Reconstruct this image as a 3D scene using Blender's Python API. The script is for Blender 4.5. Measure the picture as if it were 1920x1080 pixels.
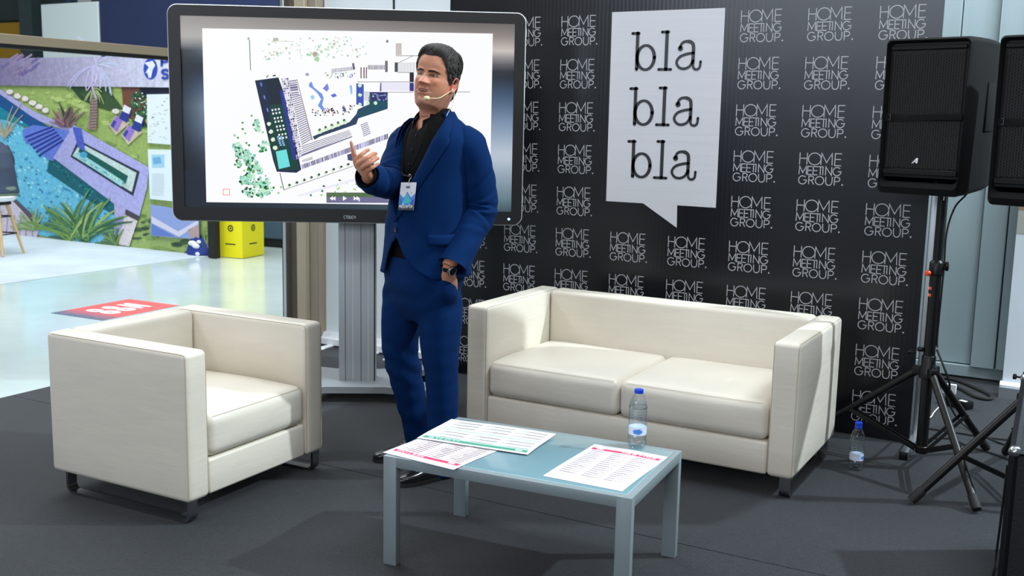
import bpy, bmesh, math, random
import numpy as np
from mathutils import Vector, Matrix
PI = math.pi
R_ = math.radians
rnd = random.Random(7)
for o in list(bpy.data.objects):
    bpy.data.objects.remove(o)
COL = bpy.context.scene.collection
SC = bpy.context.scene

# ------------------------------------------------------------------ camera, world, lights, exposure
FPX, PIT, ROL, HEAD, CAMZ = 1996.574, 0.156449, 0.020508, 0.511, 1.5
_c, _s = math.cos(ROL), math.sin(ROL)
FW = Vector((0, math.cos(PIT), -math.sin(PIT)))
_r, _u = Vector((1, 0, 0)), Vector((0, math.sin(PIT), math.cos(PIT)))
RT, UP = _c * _r + _s * _u, -_s * _r + _c * _u
RZ = Matrix.Rotation(HEAD, 3, 'Z')
cd = bpy.data.cameras.new('camera')
cam = bpy.data.objects.new('camera', cd)
COL.objects.link(cam)
m3 = Matrix((RZ @ RT, RZ @ UP, -(RZ @ FW))).transposed()
cam.matrix_world = Matrix.Translation((0, 0, CAMZ)) @ m3.to_4x4()
cd.sensor_width = 36.0
cd.lens = FPX * 36.0 / 1920.0
cd.clip_end = 200
cd.dof.use_dof = True
cd.dof.focus_distance = 4.5
cd.dof.aperture_fstop = 5.0
SC.camera = cam
SC.view_settings.view_transform = 'Standard'
SC.view_settings.look = 'None'
SC.view_settings.gamma = 1.0
SC.view_settings.use_curve_mapping = False
SC.view_settings.exposure = 0.0

world = bpy.data.worlds.new('hall_air')
SC.world = world
world.use_nodes = True
bgn = world.node_tree.nodes['Background']
bgn.inputs[0].default_value = (0.72, 0.80, 0.86, 1)
bgn.inputs[1].default_value = 0.29


def lamp(name, kind, loc, target, power, color, size=1.0, size_y=None, angle=None, blend=0.3):
    ld = bpy.data.lights.new(name, kind)
    ld.energy = power
    ld.color = color
    if kind == 'AREA':
        ld.shape = 'RECTANGLE'
        ld.size = size
        ld.size_y = size_y or size
    if kind == 'SPOT':
        ld.spot_size = angle
        ld.spot_blend = blend
        ld.shadow_soft_size = size
    lo = bpy.data.objects.new(name, ld)
    lo.location = loc
    d = Vector(target) - Vector(loc)
    lo.rotation_euler = d.to_track_quat('-Z', 'Y').to_euler()
    COL.objects.link(lo)
    return lo


# hall luminaires high over the fair, plus two added fills; stand spotlights on a truss
lamp('hall_luminaire', 'AREA', (-1.5, 2.0, 7.5), (-1.5, 2.0, 0), 150, (0.93, 0.97, 1.0), 7, 7)
lamp('hall_luminaire.001', 'AREA', (-8.8, 6.5, 7.0), (-8.0, 7.2, 0), 1000, (0.91, 0.97, 1.0), 7, 7)
lamp('front_fill', 'AREA', (1.2, -5.0, 6.0), (-1.8, 3.5, 0.8), 110, (1.0, 0.97, 0.94), 4, 2)  # added fill behind the camera for face and front surfaces
lamp('hall_window', 'AREA', (-3.6, -9.0, 4.3), (-2.6, 4.0, 1.6), 470, (0.76, 0.85, 1.0), 8, 3)
lamp('wall_fill', 'AREA', (1.2, 4.4, 6.2), (-0.7, 6.9, 1.6), 340, (0.84, 0.95, 1.0), 2.4, 1.6)  # added lamp, aimed to brighten the grey wall
lamp('stand_spotlight', 'SPOT', (3.5, 6.5, 5.2), (-1.0, 4.4, 0.2), 2100, (0.80, 0.93, 1.0), 0.08, angle=R_(46))
lamp('stand_spotlight.001', 'SPOT', (-5.6, 1.0, 4.4), (-1.7, 4.5, 0.5), 140, (1.0, 0.97, 0.92), 0.16, angle=R_(50))
lamp('stand_spotlight.002', 'SPOT', (1.6, -0.6, 4.6), (-2.3, 4.0, 0.9), 130, (1.0, 0.97, 0.93), 0.22, angle=R_(56))


# ------------------------------------------------------------------ helpers
def ray(px, py):
    return FW + (px - 960) / FPX * RT + (540 - py) / FPX * UP


def hitw(px, py, axis, val):
    """world point seen at a pixel of the 1920x1080 frame, on the plane axis = val"""
    d = RZ @ ray(px, py)
    o = Vector((0, 0, CAMZ))
    k = (val - o[axis]) / d[axis]
    return o + k * d


def lin(c):
    return tuple(((x / 255) / 12.92 if x / 255 <= 0.04045 else ((x / 255 + 0.055) / 1.055) ** 2.4) for x in c[:3])


def link(o, parent=None):
    COL.objects.link(o)
    if parent is not None:
        o.parent = parent
    return o


def tag(o, label=None, cat=None, group=None, kind=None):
    if label:
        o['label'] = label
    if cat:
        o['category'] = cat
    if group:
        o['group'] = group
    if kind:
        o['kind'] = kind
    return o


def empty(name, loc, rz=0.0, label=None, cat=None, group=None):
    o = bpy.data.objects.new(name, None)
    o.empty_display_size = 0.1
    o.location = loc
    o.rotation_euler = (0, 0, rz)
    link(o)
    return tag(o, label, cat, group)


class MB:
    """collects geometry, builds ONE mesh object"""

    def __init__(self):
        self.v, self.f, self.mi, self.c = [], [], [], []

    def add(self, verts, faces, mi=0, col=None):
        n = len(self.v)
        self.v += [tuple(p) for p in verts]
        for f in faces:
            self.f.append([i + n for i in f])
            self.mi.append(mi)
            self.c.append(col)
        return self

    def box(self, c, s, mi=0, col=None, M=None):
        x, y, z = s[0] / 2, s[1] / 2, s[2] / 2
        vs = [Vector((sx * x, sy * y, sz * z)) for sz in (-1, 1) for sy in (-1, 1) for sx in (-1, 1)]
        if M is not None:
            vs = [M @ p for p in vs]
        vs = [p + Vector(c) for p in vs]
        return self.add(vs, [(0, 2, 3, 1), (4, 5, 7, 6), (0, 1, 5, 4), (2, 6, 7, 3), (0, 4, 6, 2), (1, 3, 7, 5)], mi, col)

    def rbox(self, c, s, r, seg=3, mi=0, M=None, col=None, fn=None, sub=0):
        bm = bmesh.new()
        bmesh.ops.create_cube(bm, size=1.0)
        for v in bm.verts:
            v.co = Vector((v.co.x * s[0], v.co.y * s[1], v.co.z * s[2]))
        if r > 0:
            bmesh.ops.bevel(bm, geom=list(bm.edges), offset=min(r, min(s) * 0.49), segments=seg, profile=0.5, affect='EDGES')
        if sub:
            bmesh.ops.subdivide_edges(bm, edges=[e for e in bm.edges if e.calc_length() > 0.06], cuts=sub, use_grid_fill=True)
        vs = []
        for v in bm.verts:
            p = v.co.copy()
            if fn:
                p = fn(p)
            if M is not None:
                p = M @ p
            vs.append(p + Vector(c))
        bm.verts.index_update()
        fs = [[q.index for q in f.verts] for f in bm.faces]
        bm.free()
        return self.add(vs, fs, mi, col)

    def tube(self, pts, rad, n=10, mi=0, cap=True, col=None, flat=1.0, up=None):
        pts = [Vector(p) for p in pts]
        if not isinstance(rad, (list, tuple)):
            rad = [rad] * len(pts)
        T = []
        for i in range(len(pts)):
            a, b = pts[max(i - 1, 0)], pts[min(i + 1, len(pts) - 1)]
            T.append((b - a).normalized())
        ref = Vector(up) if up is not None else (Vector((0, 0, 1)) if abs(T[0].z) < 0.9 else Vector((1, 0, 0)))
        x = (ref - T[0] * ref.dot(T[0])).normalized()
        vs, fs = [], []
        for i, p in enumerate(pts):
            x = (x - T[i] * x.dot(T[i])).normalized()
            y = T[i].cross(x)
            for k in range(n):
                a = 2 * PI * k / n
                vs.append(p + rad[i] * (math.cos(a) * x + flat * math.sin(a) * y))
        for i in range(len(pts) - 1):
            for k in range(n):
                k2 = (k + 1) % n
                fs.append((i * n + k, i * n + k2, (i + 1) * n + k2, (i + 1) * n + k))
        if cap:
            fs.append(tuple(range(n - 1, -1, -1)))
            m = (len(pts) - 1) * n
            fs.append(tuple(m + k for k in range(n)))
        return self.add(vs, fs, mi, col)

    def lathe(self, prof, n=24, c=(0, 0, 0), mi=0, M=None, col=None):
        vs, fs = [], []
        for r, z in prof:
            for k in range(n):
                a = 2 * PI * k / n
                vs.append(Vector((r * math.cos(a), r * math.sin(a), z)))
        for i in range(len(prof) - 1):
            for k in range(n):
                k2 = (k + 1) % n
                fs.append((i * n + k, i * n + k2, (i + 1) * n + k2, (i + 1) * n + k))
        if prof[0][0] > 1e-6:
            fs.append(tuple(range(n - 1, -1, -1)))
        if prof[-1][0] > 1e-6:
            m = (len(prof) - 1) * n
            fs.append(tuple(m + k for k in range(n)))
        if M is not None:
            vs = [M @ p for p in vs]
        vs = [p + Vector(c) for p in vs]
        return self.add(vs, fs, mi, col)

    def loft(self, rings, cap=True, mi=0, closed=True, col=None):
        n = len(rings[0])
        vs = [p for r in rings for p in r]
        fs = []
        for i in range(len(rings) - 1):
            for k in range(n if closed else n - 1):
                k2 = (k + 1) % n
                fs.append((i * n + k, i * n + k2, (i + 1) * n + k2, (i + 1) * n + k))
        if cap and closed:
            fs.append(tuple(range(n - 1, -1, -1)))
            m = (len(rings) - 1) * n
            fs.append(tuple(m + k for k in range(n)))
        return self.add(vs, fs, mi, col)

    def prism(self, poly, h, mp=lambda p: Vector((p[0], p[1], 0)), hd=Vector((0, 0, 1)), mi=0, col=None):
        n = len(poly)
        a = [mp(p) for p in poly]
        b = [p + hd * h for p in a]
        fs = [tuple(range(n - 1, -1, -1)), tuple(range(n, 2 * n))]
        fs += [(i, (i + 1) % n, n + (i + 1) % n, n + i) for i in range(n)]
        return self.add(a + b, fs, mi, col)

    def build(self, name, mats, parent=None, smooth=40, clean=True):
        me = bpy.data.meshes.new(name)
        me.from_pydata(self.v, [], self.f)
        mats = mats if isinstance(mats, (list, tuple)) else [mats]
        for m in mats:
            me.materials.append(m)
        if len(mats) > 1:
            me.polygons.foreach_set('material_index', self.mi)
        if any(c is not None for c in self.c):
            at = me.color_attributes.new('Col', 'FLOAT_COLOR', 'CORNER')
            arr = []
            for p in me.polygons:
                c = self.c[p.index] or (1, 1, 1)
                arr += list(c[:3]) * 1 + [1.0]
                for _ in range(p.loop_total - 1):
                    arr += list(c[:3]) + [1.0]
            at.data.foreach_set('color', arr)
        if clean:
            bm = bmesh.new()
            bm.from_mesh(me)
            bmesh.ops.recalc_face_normals(bm, faces=bm.faces)
            bm.to_mesh(me)
            bm.free()
        if smooth:
            me.polygons.foreach_set('use_smooth', [True] * len(me.polygons))
            me.set_sharp_from_angle(angle=R_(smooth))
        me.update()
        return link(bpy.data.objects.new(name, me), parent)


def inst(src, name, loc, parent=None, rot=None):
    o = src.copy()
    o.name = name
    o.location = loc
    if rot:
        o.rotation_euler = rot
    link(o)
    if parent is not None:
        o.parent = parent
    return o


def copy_tree(o, parent=None):
    c = o.copy()
    COL.objects.link(c)
    c.parent = parent
    for ch in list(o.children):
        copy_tree(ch, c)
    return c


def smooth_path(pts, n=8):
    P = [Vector(p) for p in pts]
    out = []
    for i in range(len(P) - 1):
        p0, p1, p2, p3 = P[max(i - 1, 0)], P[i], P[i + 1], P[min(i + 2, len(P) - 1)]
        for k in range(n):
            t = k / n
            out.append(0.5 * ((2 * p1) + (p2 - p0) * t + (2 * p0 - 5 * p1 + 4 * p2 - p3) * t * t + (3 * p1 - p0 - 3 * p2 + p3) * t ** 3))
    out.append(P[-1])
    return out


def ribbon2(pts, w):
    """mitred flat ribbon along 2D points -> verts2d, quads; w may be a list"""
    P = [Vector((p[0], p[1])) for p in pts]
    n = len(P)
    W = w if isinstance(w, (list, tuple)) else [w] * n
    vs = []
    for i in range(n):
        a = (P[i] - P[i - 1]).normalized() if i > 0 else None
        b = (P[i + 1] - P[i]).normalized() if i < n - 1 else None
        if a is None:
            a = b
        if b is None:
            b = a
        na, nb = Vector((-a.y, a.x)), Vector((-b.y, b.x))
        m = na + nb
        if m.length < 0.2:
            m = na
        m.normalize()
        k = W[i] / 2 / max(m.dot(na), 0.35)
        vs += [P[i] + m * k, P[i] - m * k]
    fs = [(2 * i, 2 * i + 1, 2 * i + 3, 2 * i + 2) for i in range(n - 1)]
    return vs, fs


# ------------------------------------------------------------------ materials
def nt(name):
    m = bpy.data.materials.new(name)
    m.use_nodes = True
    t = m.node_tree
    return m, t, t.nodes['Principled BSDF']


def pm(name, rgb, rough=0.5, metal=0.0, var=0.0, vscale=8.0, bump=0.0, bscale=60.0, coat=0.0, spec=0.5, stretch=None, sheen=0.0, rough_var=0.0, rgb2=None):
    m, t, b = nt(name)
    L = t.links
    base = lin(rgb)
    b.inputs['Base Color'].default_value = (*base, 1)
    b.inputs['Roughness'].default_value = rough
    b.inputs['Metallic'].default_value = metal
    b.inputs['Coat Weight'].default_value = coat
    b.inputs['Coat Roughness'].default_value = 0.08
    b.inputs['Specular IOR Level'].default_value = spec
    if sheen:
        b.inputs['Sheen Weight'].default_value = sheen
        b.inputs['Sheen Roughness'].default_value = 0.4
    tc = t.nodes.new('ShaderNodeTexCoord')
    mp = t.nodes.new('ShaderNodeMapping')
    L.new(tc.outputs['Object'], mp.inputs[0])
    if stretch:
        mp.inputs['Scale'].default_value = stretch
    if var or rough_var:
        nz = t.nodes.new('ShaderNodeTexNoise')
        nz.inputs['Scale'].default_value = vscale
        nz.inputs['Detail'].default_value = 6
        L.new(mp.outputs[0], nz.inputs['Vector'])
        if var:
            mx = t.nodes.new('ShaderNodeMix')
            mx.data_type = 'RGBA'
            L.new(nz.outputs['Fac'], mx.inputs['Factor'])
            hi = lin(rgb2) if rgb2 else tuple(min(1, c * (1 + var)) for c in base)
            lo = tuple(c * (1 - var) for c in base)
            mx.inputs['A'].default_value = (*lo, 1)
            mx.inputs['B'].default_value = (*hi, 1)
            L.new(mx.outputs['Result'], b.inputs['Base Color'])
        if rough_var:
            mr = t.nodes.new('ShaderNodeMapRange')
            mr.inputs['To Min'].default_value = max(0, rough - rough_var)
            mr.inputs['To Max'].default_value = rough + rough_var
            L.new(nz.outputs['Fac'], mr.inputs['Value'])
            L.new(mr.outputs['Result'], b.inputs['Roughness'])
    if bump:
        n2 = t.nodes.new('ShaderNodeTexNoise')
        n2.inputs['Scale'].default_value = bscale
        n2.inputs['Detail'].default_value = 5
        L.new(mp.outputs[0], n2.inputs['Vector'])
        bp = t.nodes.new('ShaderNodeBump')
        bp.inputs['Strength'].default_value = bump
        bp.inputs['Distance'].default_value = 0.01
        L.new(n2.outputs['Fac'], bp.inputs['Height'])
        L.new(bp.outputs[0], b.inputs['Normal'])
    return m


def vcol(name, rough=0.5, emit=0.0, noise=0.0, nscale=30.0, spec=0.5, bump=0.0, sss=0.0):
    """surface colour from the mesh colour attribute (flat print, skin)"""
    m, t, b = nt(name)
    L = t.links
    at = t.nodes.new('ShaderNodeVertexColor')
    at.layer_name = 'Col'
    out = at.outputs['Color']
    tc = t.nodes.new('ShaderNodeTexCoord')
    if noise:
        nz = t.nodes.new('ShaderNodeTexNoise')
        nz.inputs['Scale'].default_value = nscale
        nz.inputs['Detail'].default_value = 8
        nz.inputs['Roughness'].default_value = 0.7
        L.new(tc.outputs['Object'], nz.inputs['Vector'])
        mr = t.nodes.new('ShaderNodeMapRange')
        mr.inputs['From Min'].default_value = 0.25
        mr.inputs['From Max'].default_value = 0.75
        mr.inputs['To Min'].default_value = 1 - noise
        mr.inputs['To Max'].default_value = 1 + noise
        L.new(nz.outputs['Fac'], mr.inputs['Value'])
        mu = t.nodes.new('ShaderNodeVectorMath')
        mu.operation = 'SCALE'
        L.new(out, mu.inputs[0])
        L.new(mr.outputs['Result'], mu.inputs['Scale'])
        out = mu.outputs['Vector']
    b.inputs['Roughness'].default_value = rough
    b.inputs['Specular IOR Level'].default_value = spec
    if emit:
        b.inputs['Base Color'].default_value = (0.01, 0.01, 0.01, 1)
        L.new(out, b.inputs['Emission Color'])
        b.inputs['Emission Strength'].default_value = emit
    else:
        L.new(out, b.inputs['Base Color'])
    if sss:
        b.inputs['Subsurface Weight'].default_value = sss
        b.inputs['Subsurface Radius'].default_value = (0.012, 0.005, 0.003)
        b.inputs['Subsurface Scale'].default_value = 1.0
    if bump:
        n2 = t.nodes.new('ShaderNodeTexNoise')
        n2.inputs['Scale'].default_value = 260
        L.new(tc.outputs['Object'], n2.inputs['Vector'])
        bp = t.nodes.new('ShaderNodeBump')
        bp.inputs['Strength'].default_value = bump
        bp.inputs['Distance'].default_value = 0.002
        L.new(n2.outputs['Fac'], bp.inputs['Height'])
        L.new(bp.outputs[0], b.inputs['Normal'])
    return m


def clear_plastic(name, tint=(0.93, 0.97, 0.98), fres=1.35):
    m = bpy.data.materials.new(name)
    m.use_nodes = True
    t = m.node_tree
    t.nodes.clear()
    out = t.nodes.new('ShaderNodeOutputMaterial')
    mix = t.nodes.new('ShaderNodeMixShader')
    tr = t.nodes.new('ShaderNodeBsdfTransparent')
    tr.inputs[0].default_value = (*tint, 1)
    gl = t.nodes.new('ShaderNodeBsdfGlossy')
    gl.inputs['Roughness'].default_value = 0.06
    lw = t.nodes.new('ShaderNodeLayerWeight')
    lw.inputs['Blend'].default_value = 0.3
    mr = t.nodes.new('ShaderNodeMath')
    mr.operation = 'MULTIPLY_ADD'
    mr.inputs[1].default_value = fres
    mr.inputs[2].default_value = 0.03
    mr.use_clamp = True
    t.links.new(lw.outputs['Facing'], mr.inputs[0])
    t.links.new(mr.outputs[0], mix.inputs[0])
    t.links.new(tr.outputs[0], mix.inputs[1])
    t.links.new(gl.outputs[0], mix.inputs[2])
    t.links.new(mix.outputs[0], out.inputs[0])
    return m


M = {}
M['leather'] = pm('cream_leather', (216, 209, 196), 0.42, var=0.05, vscale=5, bump=0.10, bscale=9, stretch=(1, 1, 5.0), rgb2=(224, 216, 201), rough_var=0.08)
M['stitch'] = pm('seam_thread', (178, 164, 138), 0.7)
M['chrome'] = pm('brushed_steel', (150, 152, 156), 0.28, 1.0)
M['alu'] = pm('aluminium', (196, 200, 204), 0.38, 1.0, var=0.06, vscale=20, stretch=(1, 1, 0.05))
M['colpaint'] = pm('grey_column_paint', (156, 160, 164), 0.5, 0.0, var=0.03, vscale=6)
M['tablepaint'] = pm('silver_painted_metal', (138, 150, 154), 0.45, 0.25, var=0.05, vscale=14, rough_var=0.05)
M['frost'] = pm('frosted_glass', (112, 146, 156), 0.30, coat=0.6, var=0.03, vscale=3)
M['glassedge'] = pm('glass_edge', (150, 190, 190), 0.15, coat=0.5)
M['paper'] = pm('paper', (218, 218, 224), 0.75)
M['pink'] = pm('print_pink', (222, 52, 98), 0.7)
M['green'] = pm('print_green', (62, 150, 122), 0.7)
M['mint'] = pm('print_mint', (178, 208, 200), 0.7)
M['ink'] = pm('print_ink', (52, 56, 64), 0.7)
M['inkred'] = pm('print_ink_red', (140, 44, 70), 0.7)
M['inkpale'] = pm('print_ink_pale', (176, 174, 178), 0.7)
M['blackplastic'] = pm('black_plastic', (10, 10, 11), 0.4, spec=0.3, bump=0.03, bscale=400)
M['bezel'] = pm('matt_black_bezel', (17, 18, 20), 0.42)
M['rubber'] = pm('rubber', (14, 14, 15), 0.7)
M['blackmetal'] = pm('black_powder_coat', (9, 9, 10), 0.4, spec=0.35, bump=0.02, bscale=300)
M['fabricblack'] = pm('black_cover_fabric', (8, 9, 10), 0.8, bump=0.12, bscale=14, spec=0.2)
M['orange'] = pm('orange_plastic', (225, 72, 28), 0.4)
M['white'] = pm('white_plastic', (232, 234, 236), 0.4)
M['whitesheet'] = pm('white_sheet', (234, 240, 243), 0.5, var=0.03, vscale=2)
M['bluecap'] = pm('blue_cap', (14, 60, 190), 0.35)
M['pet'] = clear_plastic('clear_pet', (0.94, 0.97, 0.98), 0.45)
M['water'] = clear_plastic('water', (0.93, 0.965, 0.975), 0.25)
M['labelw'] = pm('bottle_label', (206, 214, 232), 0.45)
M['labelb'] = pm('bottle_label_blue', (52, 132, 214), 0.4)
M['suit'] = pm('suit_cloth', (0, 35, 80), 0.9, var=0.10, vscale=220, bump=0.05, bscale=500, spec=0.12)
M['shirt'] = pm('shirt_black', (3, 3, 4), 0.85, bump=0.04, bscale=300, spec=0.15)
M['shoe'] = pm('shoe_leather', (13, 13, 15), 0.22, coat=0.3)
M['button'] = pm('dark_button', (22, 30, 48), 0.3)
M['hair'] = pm('hair_dark', (26, 22, 20), 0.68, var=0.5, vscale=120, stretch=(1, 1, 0.2), bump=0.25, bscale=260, rgb2=(62, 56, 52))
M['skin'] = vcol('skin', 0.48, noise=0.05, nscale=60, spec=0.4, bump=0.05, sss=0.08)
M['eye'] = vcol('eyeball', 0.12)
M['beige'] = pm('mic_foam', (226, 208, 160), 0.9, bump=0.2, bscale=900)
M['cablewhite'] = pm('white_cable', (222, 220, 212), 0.5)
M['steel'] = pm('watch_steel', (170, 172, 176), 0.22, 1.0)
M['watchface'] = pm('watch_face', (12, 13, 16), 0.12, coat=0.8)
M['print'] = vcol('printed_vinyl', 0.42, noise=0.28, nscale=26)
M['flatprint'] = vcol('printed_card', 0.5)
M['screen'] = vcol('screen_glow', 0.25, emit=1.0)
M['taupe'] = pm('taupe_profile', (182, 168, 144), 0.5, var=0.05, vscale=3)
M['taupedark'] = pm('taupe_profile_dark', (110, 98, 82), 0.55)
M['blackgap'] = pm('black_channel', (9, 9, 10), 0.6)
M['yellow'] = pm('yellow_card', (238, 224, 14), 0.5)
M['navy'] = pm('navy_board', (34, 46, 84), 0.6, var=0.06, vscale=2)
M['whiteboard'] = pm('white_board', (214, 226, 226), 0.6)
M['hallwall'] = pm('hall_wall', (98, 110, 112), 0.8, var=0.12, vscale=1.2)
M['walgrey'] = pm('grey_wall_panel', (168, 188, 194), 0.45, var=0.07, vscale=3.0, stretch=(6, 6, 0.35), rough_var=0.08)
M['wood'] = pm('beech_leg', (206, 172, 122), 0.5, var=0.08, vscale=20)
M['bagblue'] = pm('blue_bag', (22, 48, 128), 0.55, var=0.2, vscale=10)


def carpet_mat(name, c1, c2, scale=900.0):
    m, t, b = nt(name)
    L = t.links
    tc = t.nodes.new('ShaderNodeTexCoord')
    n1 = t.nodes.new('ShaderNodeTexNoise')
    n1.inputs['Scale'].default_value = scale * 0.32
    n1.inputs['Detail'].default_value = 3
    n2 = t.nodes.new('ShaderNodeTexNoise')
    n2.inputs['Scale'].default_value = 2.2
    n2.inputs['Detail'].default_value = 4
    L.new(tc.outputs['Object'], n1.inputs['Vector'])
    L.new(tc.outputs['Object'], n2.inputs['Vector'])
    mr = t.nodes.new('ShaderNodeMapRange')
    mr.inputs['From Min'].default_value = 0.32
    mr.inputs['From Max'].default_value = 0.68
    L.new(n1.outputs['Fac'], mr.inputs['Value'])
    mx = t.nodes.new('ShaderNodeMix')
    mx.data_type = 'RGBA'
    mx.inputs['A'].default_value = (*lin(c1), 1)
    mx.inputs['B'].default_value = (*lin(c2), 1)
    L.new(mr.outputs['Result'], mx.inputs['Factor'])
    m2 = t.nodes.new('ShaderNodeMix')
    m2.data_type = 'RGBA'
    m2.blend_type = 'MULTIPLY'
    m2.inputs['Factor'].default_value = 0.35
    L.new(mx.outputs['Result'], m2.inputs['A'])
    L.new(n2.outputs['Fac'], m2.inputs['B'])
    L.new(m2.outputs['Result'], b.inputs['Base Color'])
    b.inputs['Roughness'].default_value = 0.8
    b.inputs['Specular IOR Level'].default_value = 0.3
    b.inputs['Sheen Weight'].default_value = 0.16
    b.inputs['Sheen Roughness'].default_value = 0.35
    bp = t.nodes.new('ShaderNodeBump')
    bp.inputs['Strength'].default_value = 0.5
    bp.inputs['Distance'].default_value = 0.004
    L.new(n1.outputs['Fac'], bp.inputs['Height'])
    L.new(bp.outputs[0], b.inputs['Normal'])
    return m


M['carpet'] = carpet_mat('anthracite_needle_felt', (14, 15, 18), (47, 51, 57))
M['whitecarpet'] = carpet_mat('white_needle_felt', (186, 202, 212), (212, 222, 230))


def concrete():
    m, t, b = nt('polished_concrete')
    L = t.links
    tc = t.nodes.new('ShaderNodeTexCoord')
    n1 = t.nodes.new('ShaderNodeTexNoise')
    n1.inputs['Scale'].default_value = 0.9
    n1.inputs['Detail'].default_value = 8
    n1.inputs['Roughness'].default_value = 0.6
    L.new(tc.outputs['Object'], n1.inputs['Vector'])
    cr = t.nodes.new('ShaderNodeValToRGB')
    cr.color_ramp.elements[0].position = 0.3
    cr.color_ramp.elements[0].color = (*lin((186, 202, 198)), 1)
    cr.color_ramp.elements[1].position = 0.75
    cr.color_ramp.elements[1].color = (*lin((212, 224, 220)), 1)
    L.new(n1.outputs['Fac'], cr.inputs[0])
    L.new(cr.outputs[0], b.inputs['Base Color'])
    b.inputs['Roughness'].default_value = 0.17
    b.inputs['Coat Weight'].default_value = 0.3
    b.inputs['Coat Roughness'].default_value = 0.1
    n2 = t.nodes.new('ShaderNodeTexNoise')
    n2.inputs['Scale'].default_value = 5
    bp = t.nodes.new('ShaderNodeBump')
    bp.inputs['Strength'].default_value = 0.05
    bp.inputs['Distance'].default_value = 0.01
    L.new(tc.outputs['Object'], n2.inputs['Vector'])
    L.new(n2.outputs['Fac'], bp.inputs['Height'])
    L.new(bp.outputs[0], b.inputs['Normal'])
    return m


M['concrete'] = concrete()


def banner_mat():
    """glossy printed vinyl with faint vertical ribs"""
    m, t, b = nt('black_banner_vinyl')
    L = t.links
    b.inputs['Base Color'].default_value = (*lin((13, 14, 19)), 1)
    b.inputs['Roughness'].default_value = 0.25
    b.inputs['Specular IOR Level'].default_value = 0.5
    tc = t.nodes.new('ShaderNodeTexCoord')
    wv = t.nodes.new('ShaderNodeTexWave')
    wv.bands_direction = 'X'
    wv.inputs['Scale'].default_value = 14
    wv.inputs['Distortion'].default_value = 0.6
    wv.inputs['Detail'].default_value = 1
    nz = t.nodes.new('ShaderNodeTexNoise')
    nz.inputs['Scale'].default_value = 2.0
    L.new(tc.outputs['Object'], wv.inputs['Vector'])
    L.new(tc.outputs['Object'], nz.inputs['Vector'])
    ad = t.nodes.new('ShaderNodeMath')
    ad.operation = 'MULTIPLY_ADD'
    ad.inputs[1].default_value = 0.05
    L.new(wv.outputs['Fac'], ad.inputs[0])
    L.new(nz.outputs['Fac'], ad.inputs[2])
    bp = t.nodes.new('ShaderNodeBump')
    bp.inputs['Strength'].default_value = 0.11
    bp.inputs['Distance'].default_value = 0.02
    L.new(ad.outputs[0], bp.inputs['Height'])
    L.new(bp.outputs[0], b.inputs['Normal'])
    return m


M['banner'] = banner_mat()
M['bannerwhite'] = pm('banner_print_white', (206, 206, 212), 0.36, bump=0.12, bscale=3, stretch=(0.3, 1, 9), spec=0.6)
M['logoprint'] = pm('banner_print_logo', (176, 176, 180), 0.45)
M['blaprint'] = pm('banner_print_black', (28, 28, 34), 0.36, spec=0.6)

# ------------------------------------------------------------------ stroke font
GL = {
    'H': [[(0, 0), (0, 1)], [(1, 0), (1, 1)], [(0, .52), (1, .52)]],
    'M': [[(0, 0), (.04, 1), (.5, .22), (.96, 1), (1, 0)]],
    'E': [[(1, 0), (0, 0), (0, 1), (1, 1)], [(0, .52), (.92, .52)]],
    'T': [[(.5, 0), (.5, 1)], [(0, 1), (1, 1)]],
    'I': [[(.5, 0), (.5, 1)]],
    'N': [[(0, 0), (0, 1), (1, 0), (1, 1)]],
    'R': [[(0, 0), (0, 1), (.55, 1), (.85, .93), (.95, .76), (.85, .58), (.55, .5), (0, .5)], [(.5, .5), (1, 0)]],
    'P': [[(0, 0), (0, 1), (.55, 1), (.88, .93), (1, .74), (.88, .55), (.55, .47), (0, .47)]],
    'U': [[(0, 1), (0, .38), (.1, .13), (.33, 0), (.67, 0), (.9, .13), (1, .38), (1, 1)]],
    'O': [[(.5 + .5 * math.cos(PI / 2 + 2 * PI * k / 24), .5 + .5 * math.sin(PI / 2 + 2 * PI * k / 24)) for k in range(25)]],
    'G': [[(.5 + .5 * math.cos(R_(45) + R_(305) * k / 20), .5 + .5 * math.sin(R_(45) + R_(305) * k / 20)) for k in range(21)] + [(1, .5), (.6, .5)]],
    'C': [[(.5 + .5 * math.cos(R_(48) + R_(264) * k / 18), .5 + .5 * math.sin(R_(48) + R_(264) * k / 18)) for k in range(19)]],
    'S': [[(.95, .84), (.75, .97), (.45, 1), (.15, .92), (.05, .74), (.2, .58), (.75, .44), (.95, .27), (.85, .08), (.55, 0), (.25, .02), (.03, .16)]],
    '8': [[(.5 + .38 * math.cos(2 * PI * k / 14), .75 + .24 * math.sin(2 * PI * k / 14)) for k in range(15)],
          [(.5 + .48 * math.cos(2 * PI * k / 14), .26 + .27 * math.sin(2 * PI * k / 14)) for k in range(15)]],
}


def word2(mb, items, stroke, mp, mi=0, col=None):
    """items: (letter, x, y, w, h); mp maps 2D to 3D"""
    for ch, x, y, w, h in items:
        for pl in GL[ch]:
            vs, fs = ribbon2([(x + p[0] * w, y + p[1] * h) for p in pl], stroke)
            mb.add([mp(p) for p in vs], fs, mi, col)


def word(s, x, y, w, h, gap=0.35, iw=0.25):
    ws = [iw if c == 'I' else 1.0 for c in s]
    tot = sum(ws) + gap * (len(s) - 1)
    k = w / tot
    out, cx = [], x
    for c, q in zip(s, ws):
        out.append((c, cx, y, q * k, h))
        cx += (q + gap) * k
    return out


# ------------------------------------------------------------------ the setting
def struct(name, mb, mat, smooth=40):
    return tag(mb.build(name, mat, None, smooth), kind='structure')


struct('floor', MB().box((-6, 7, -0.055), (44, 40, 0.1)), M['concrete'])
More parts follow.
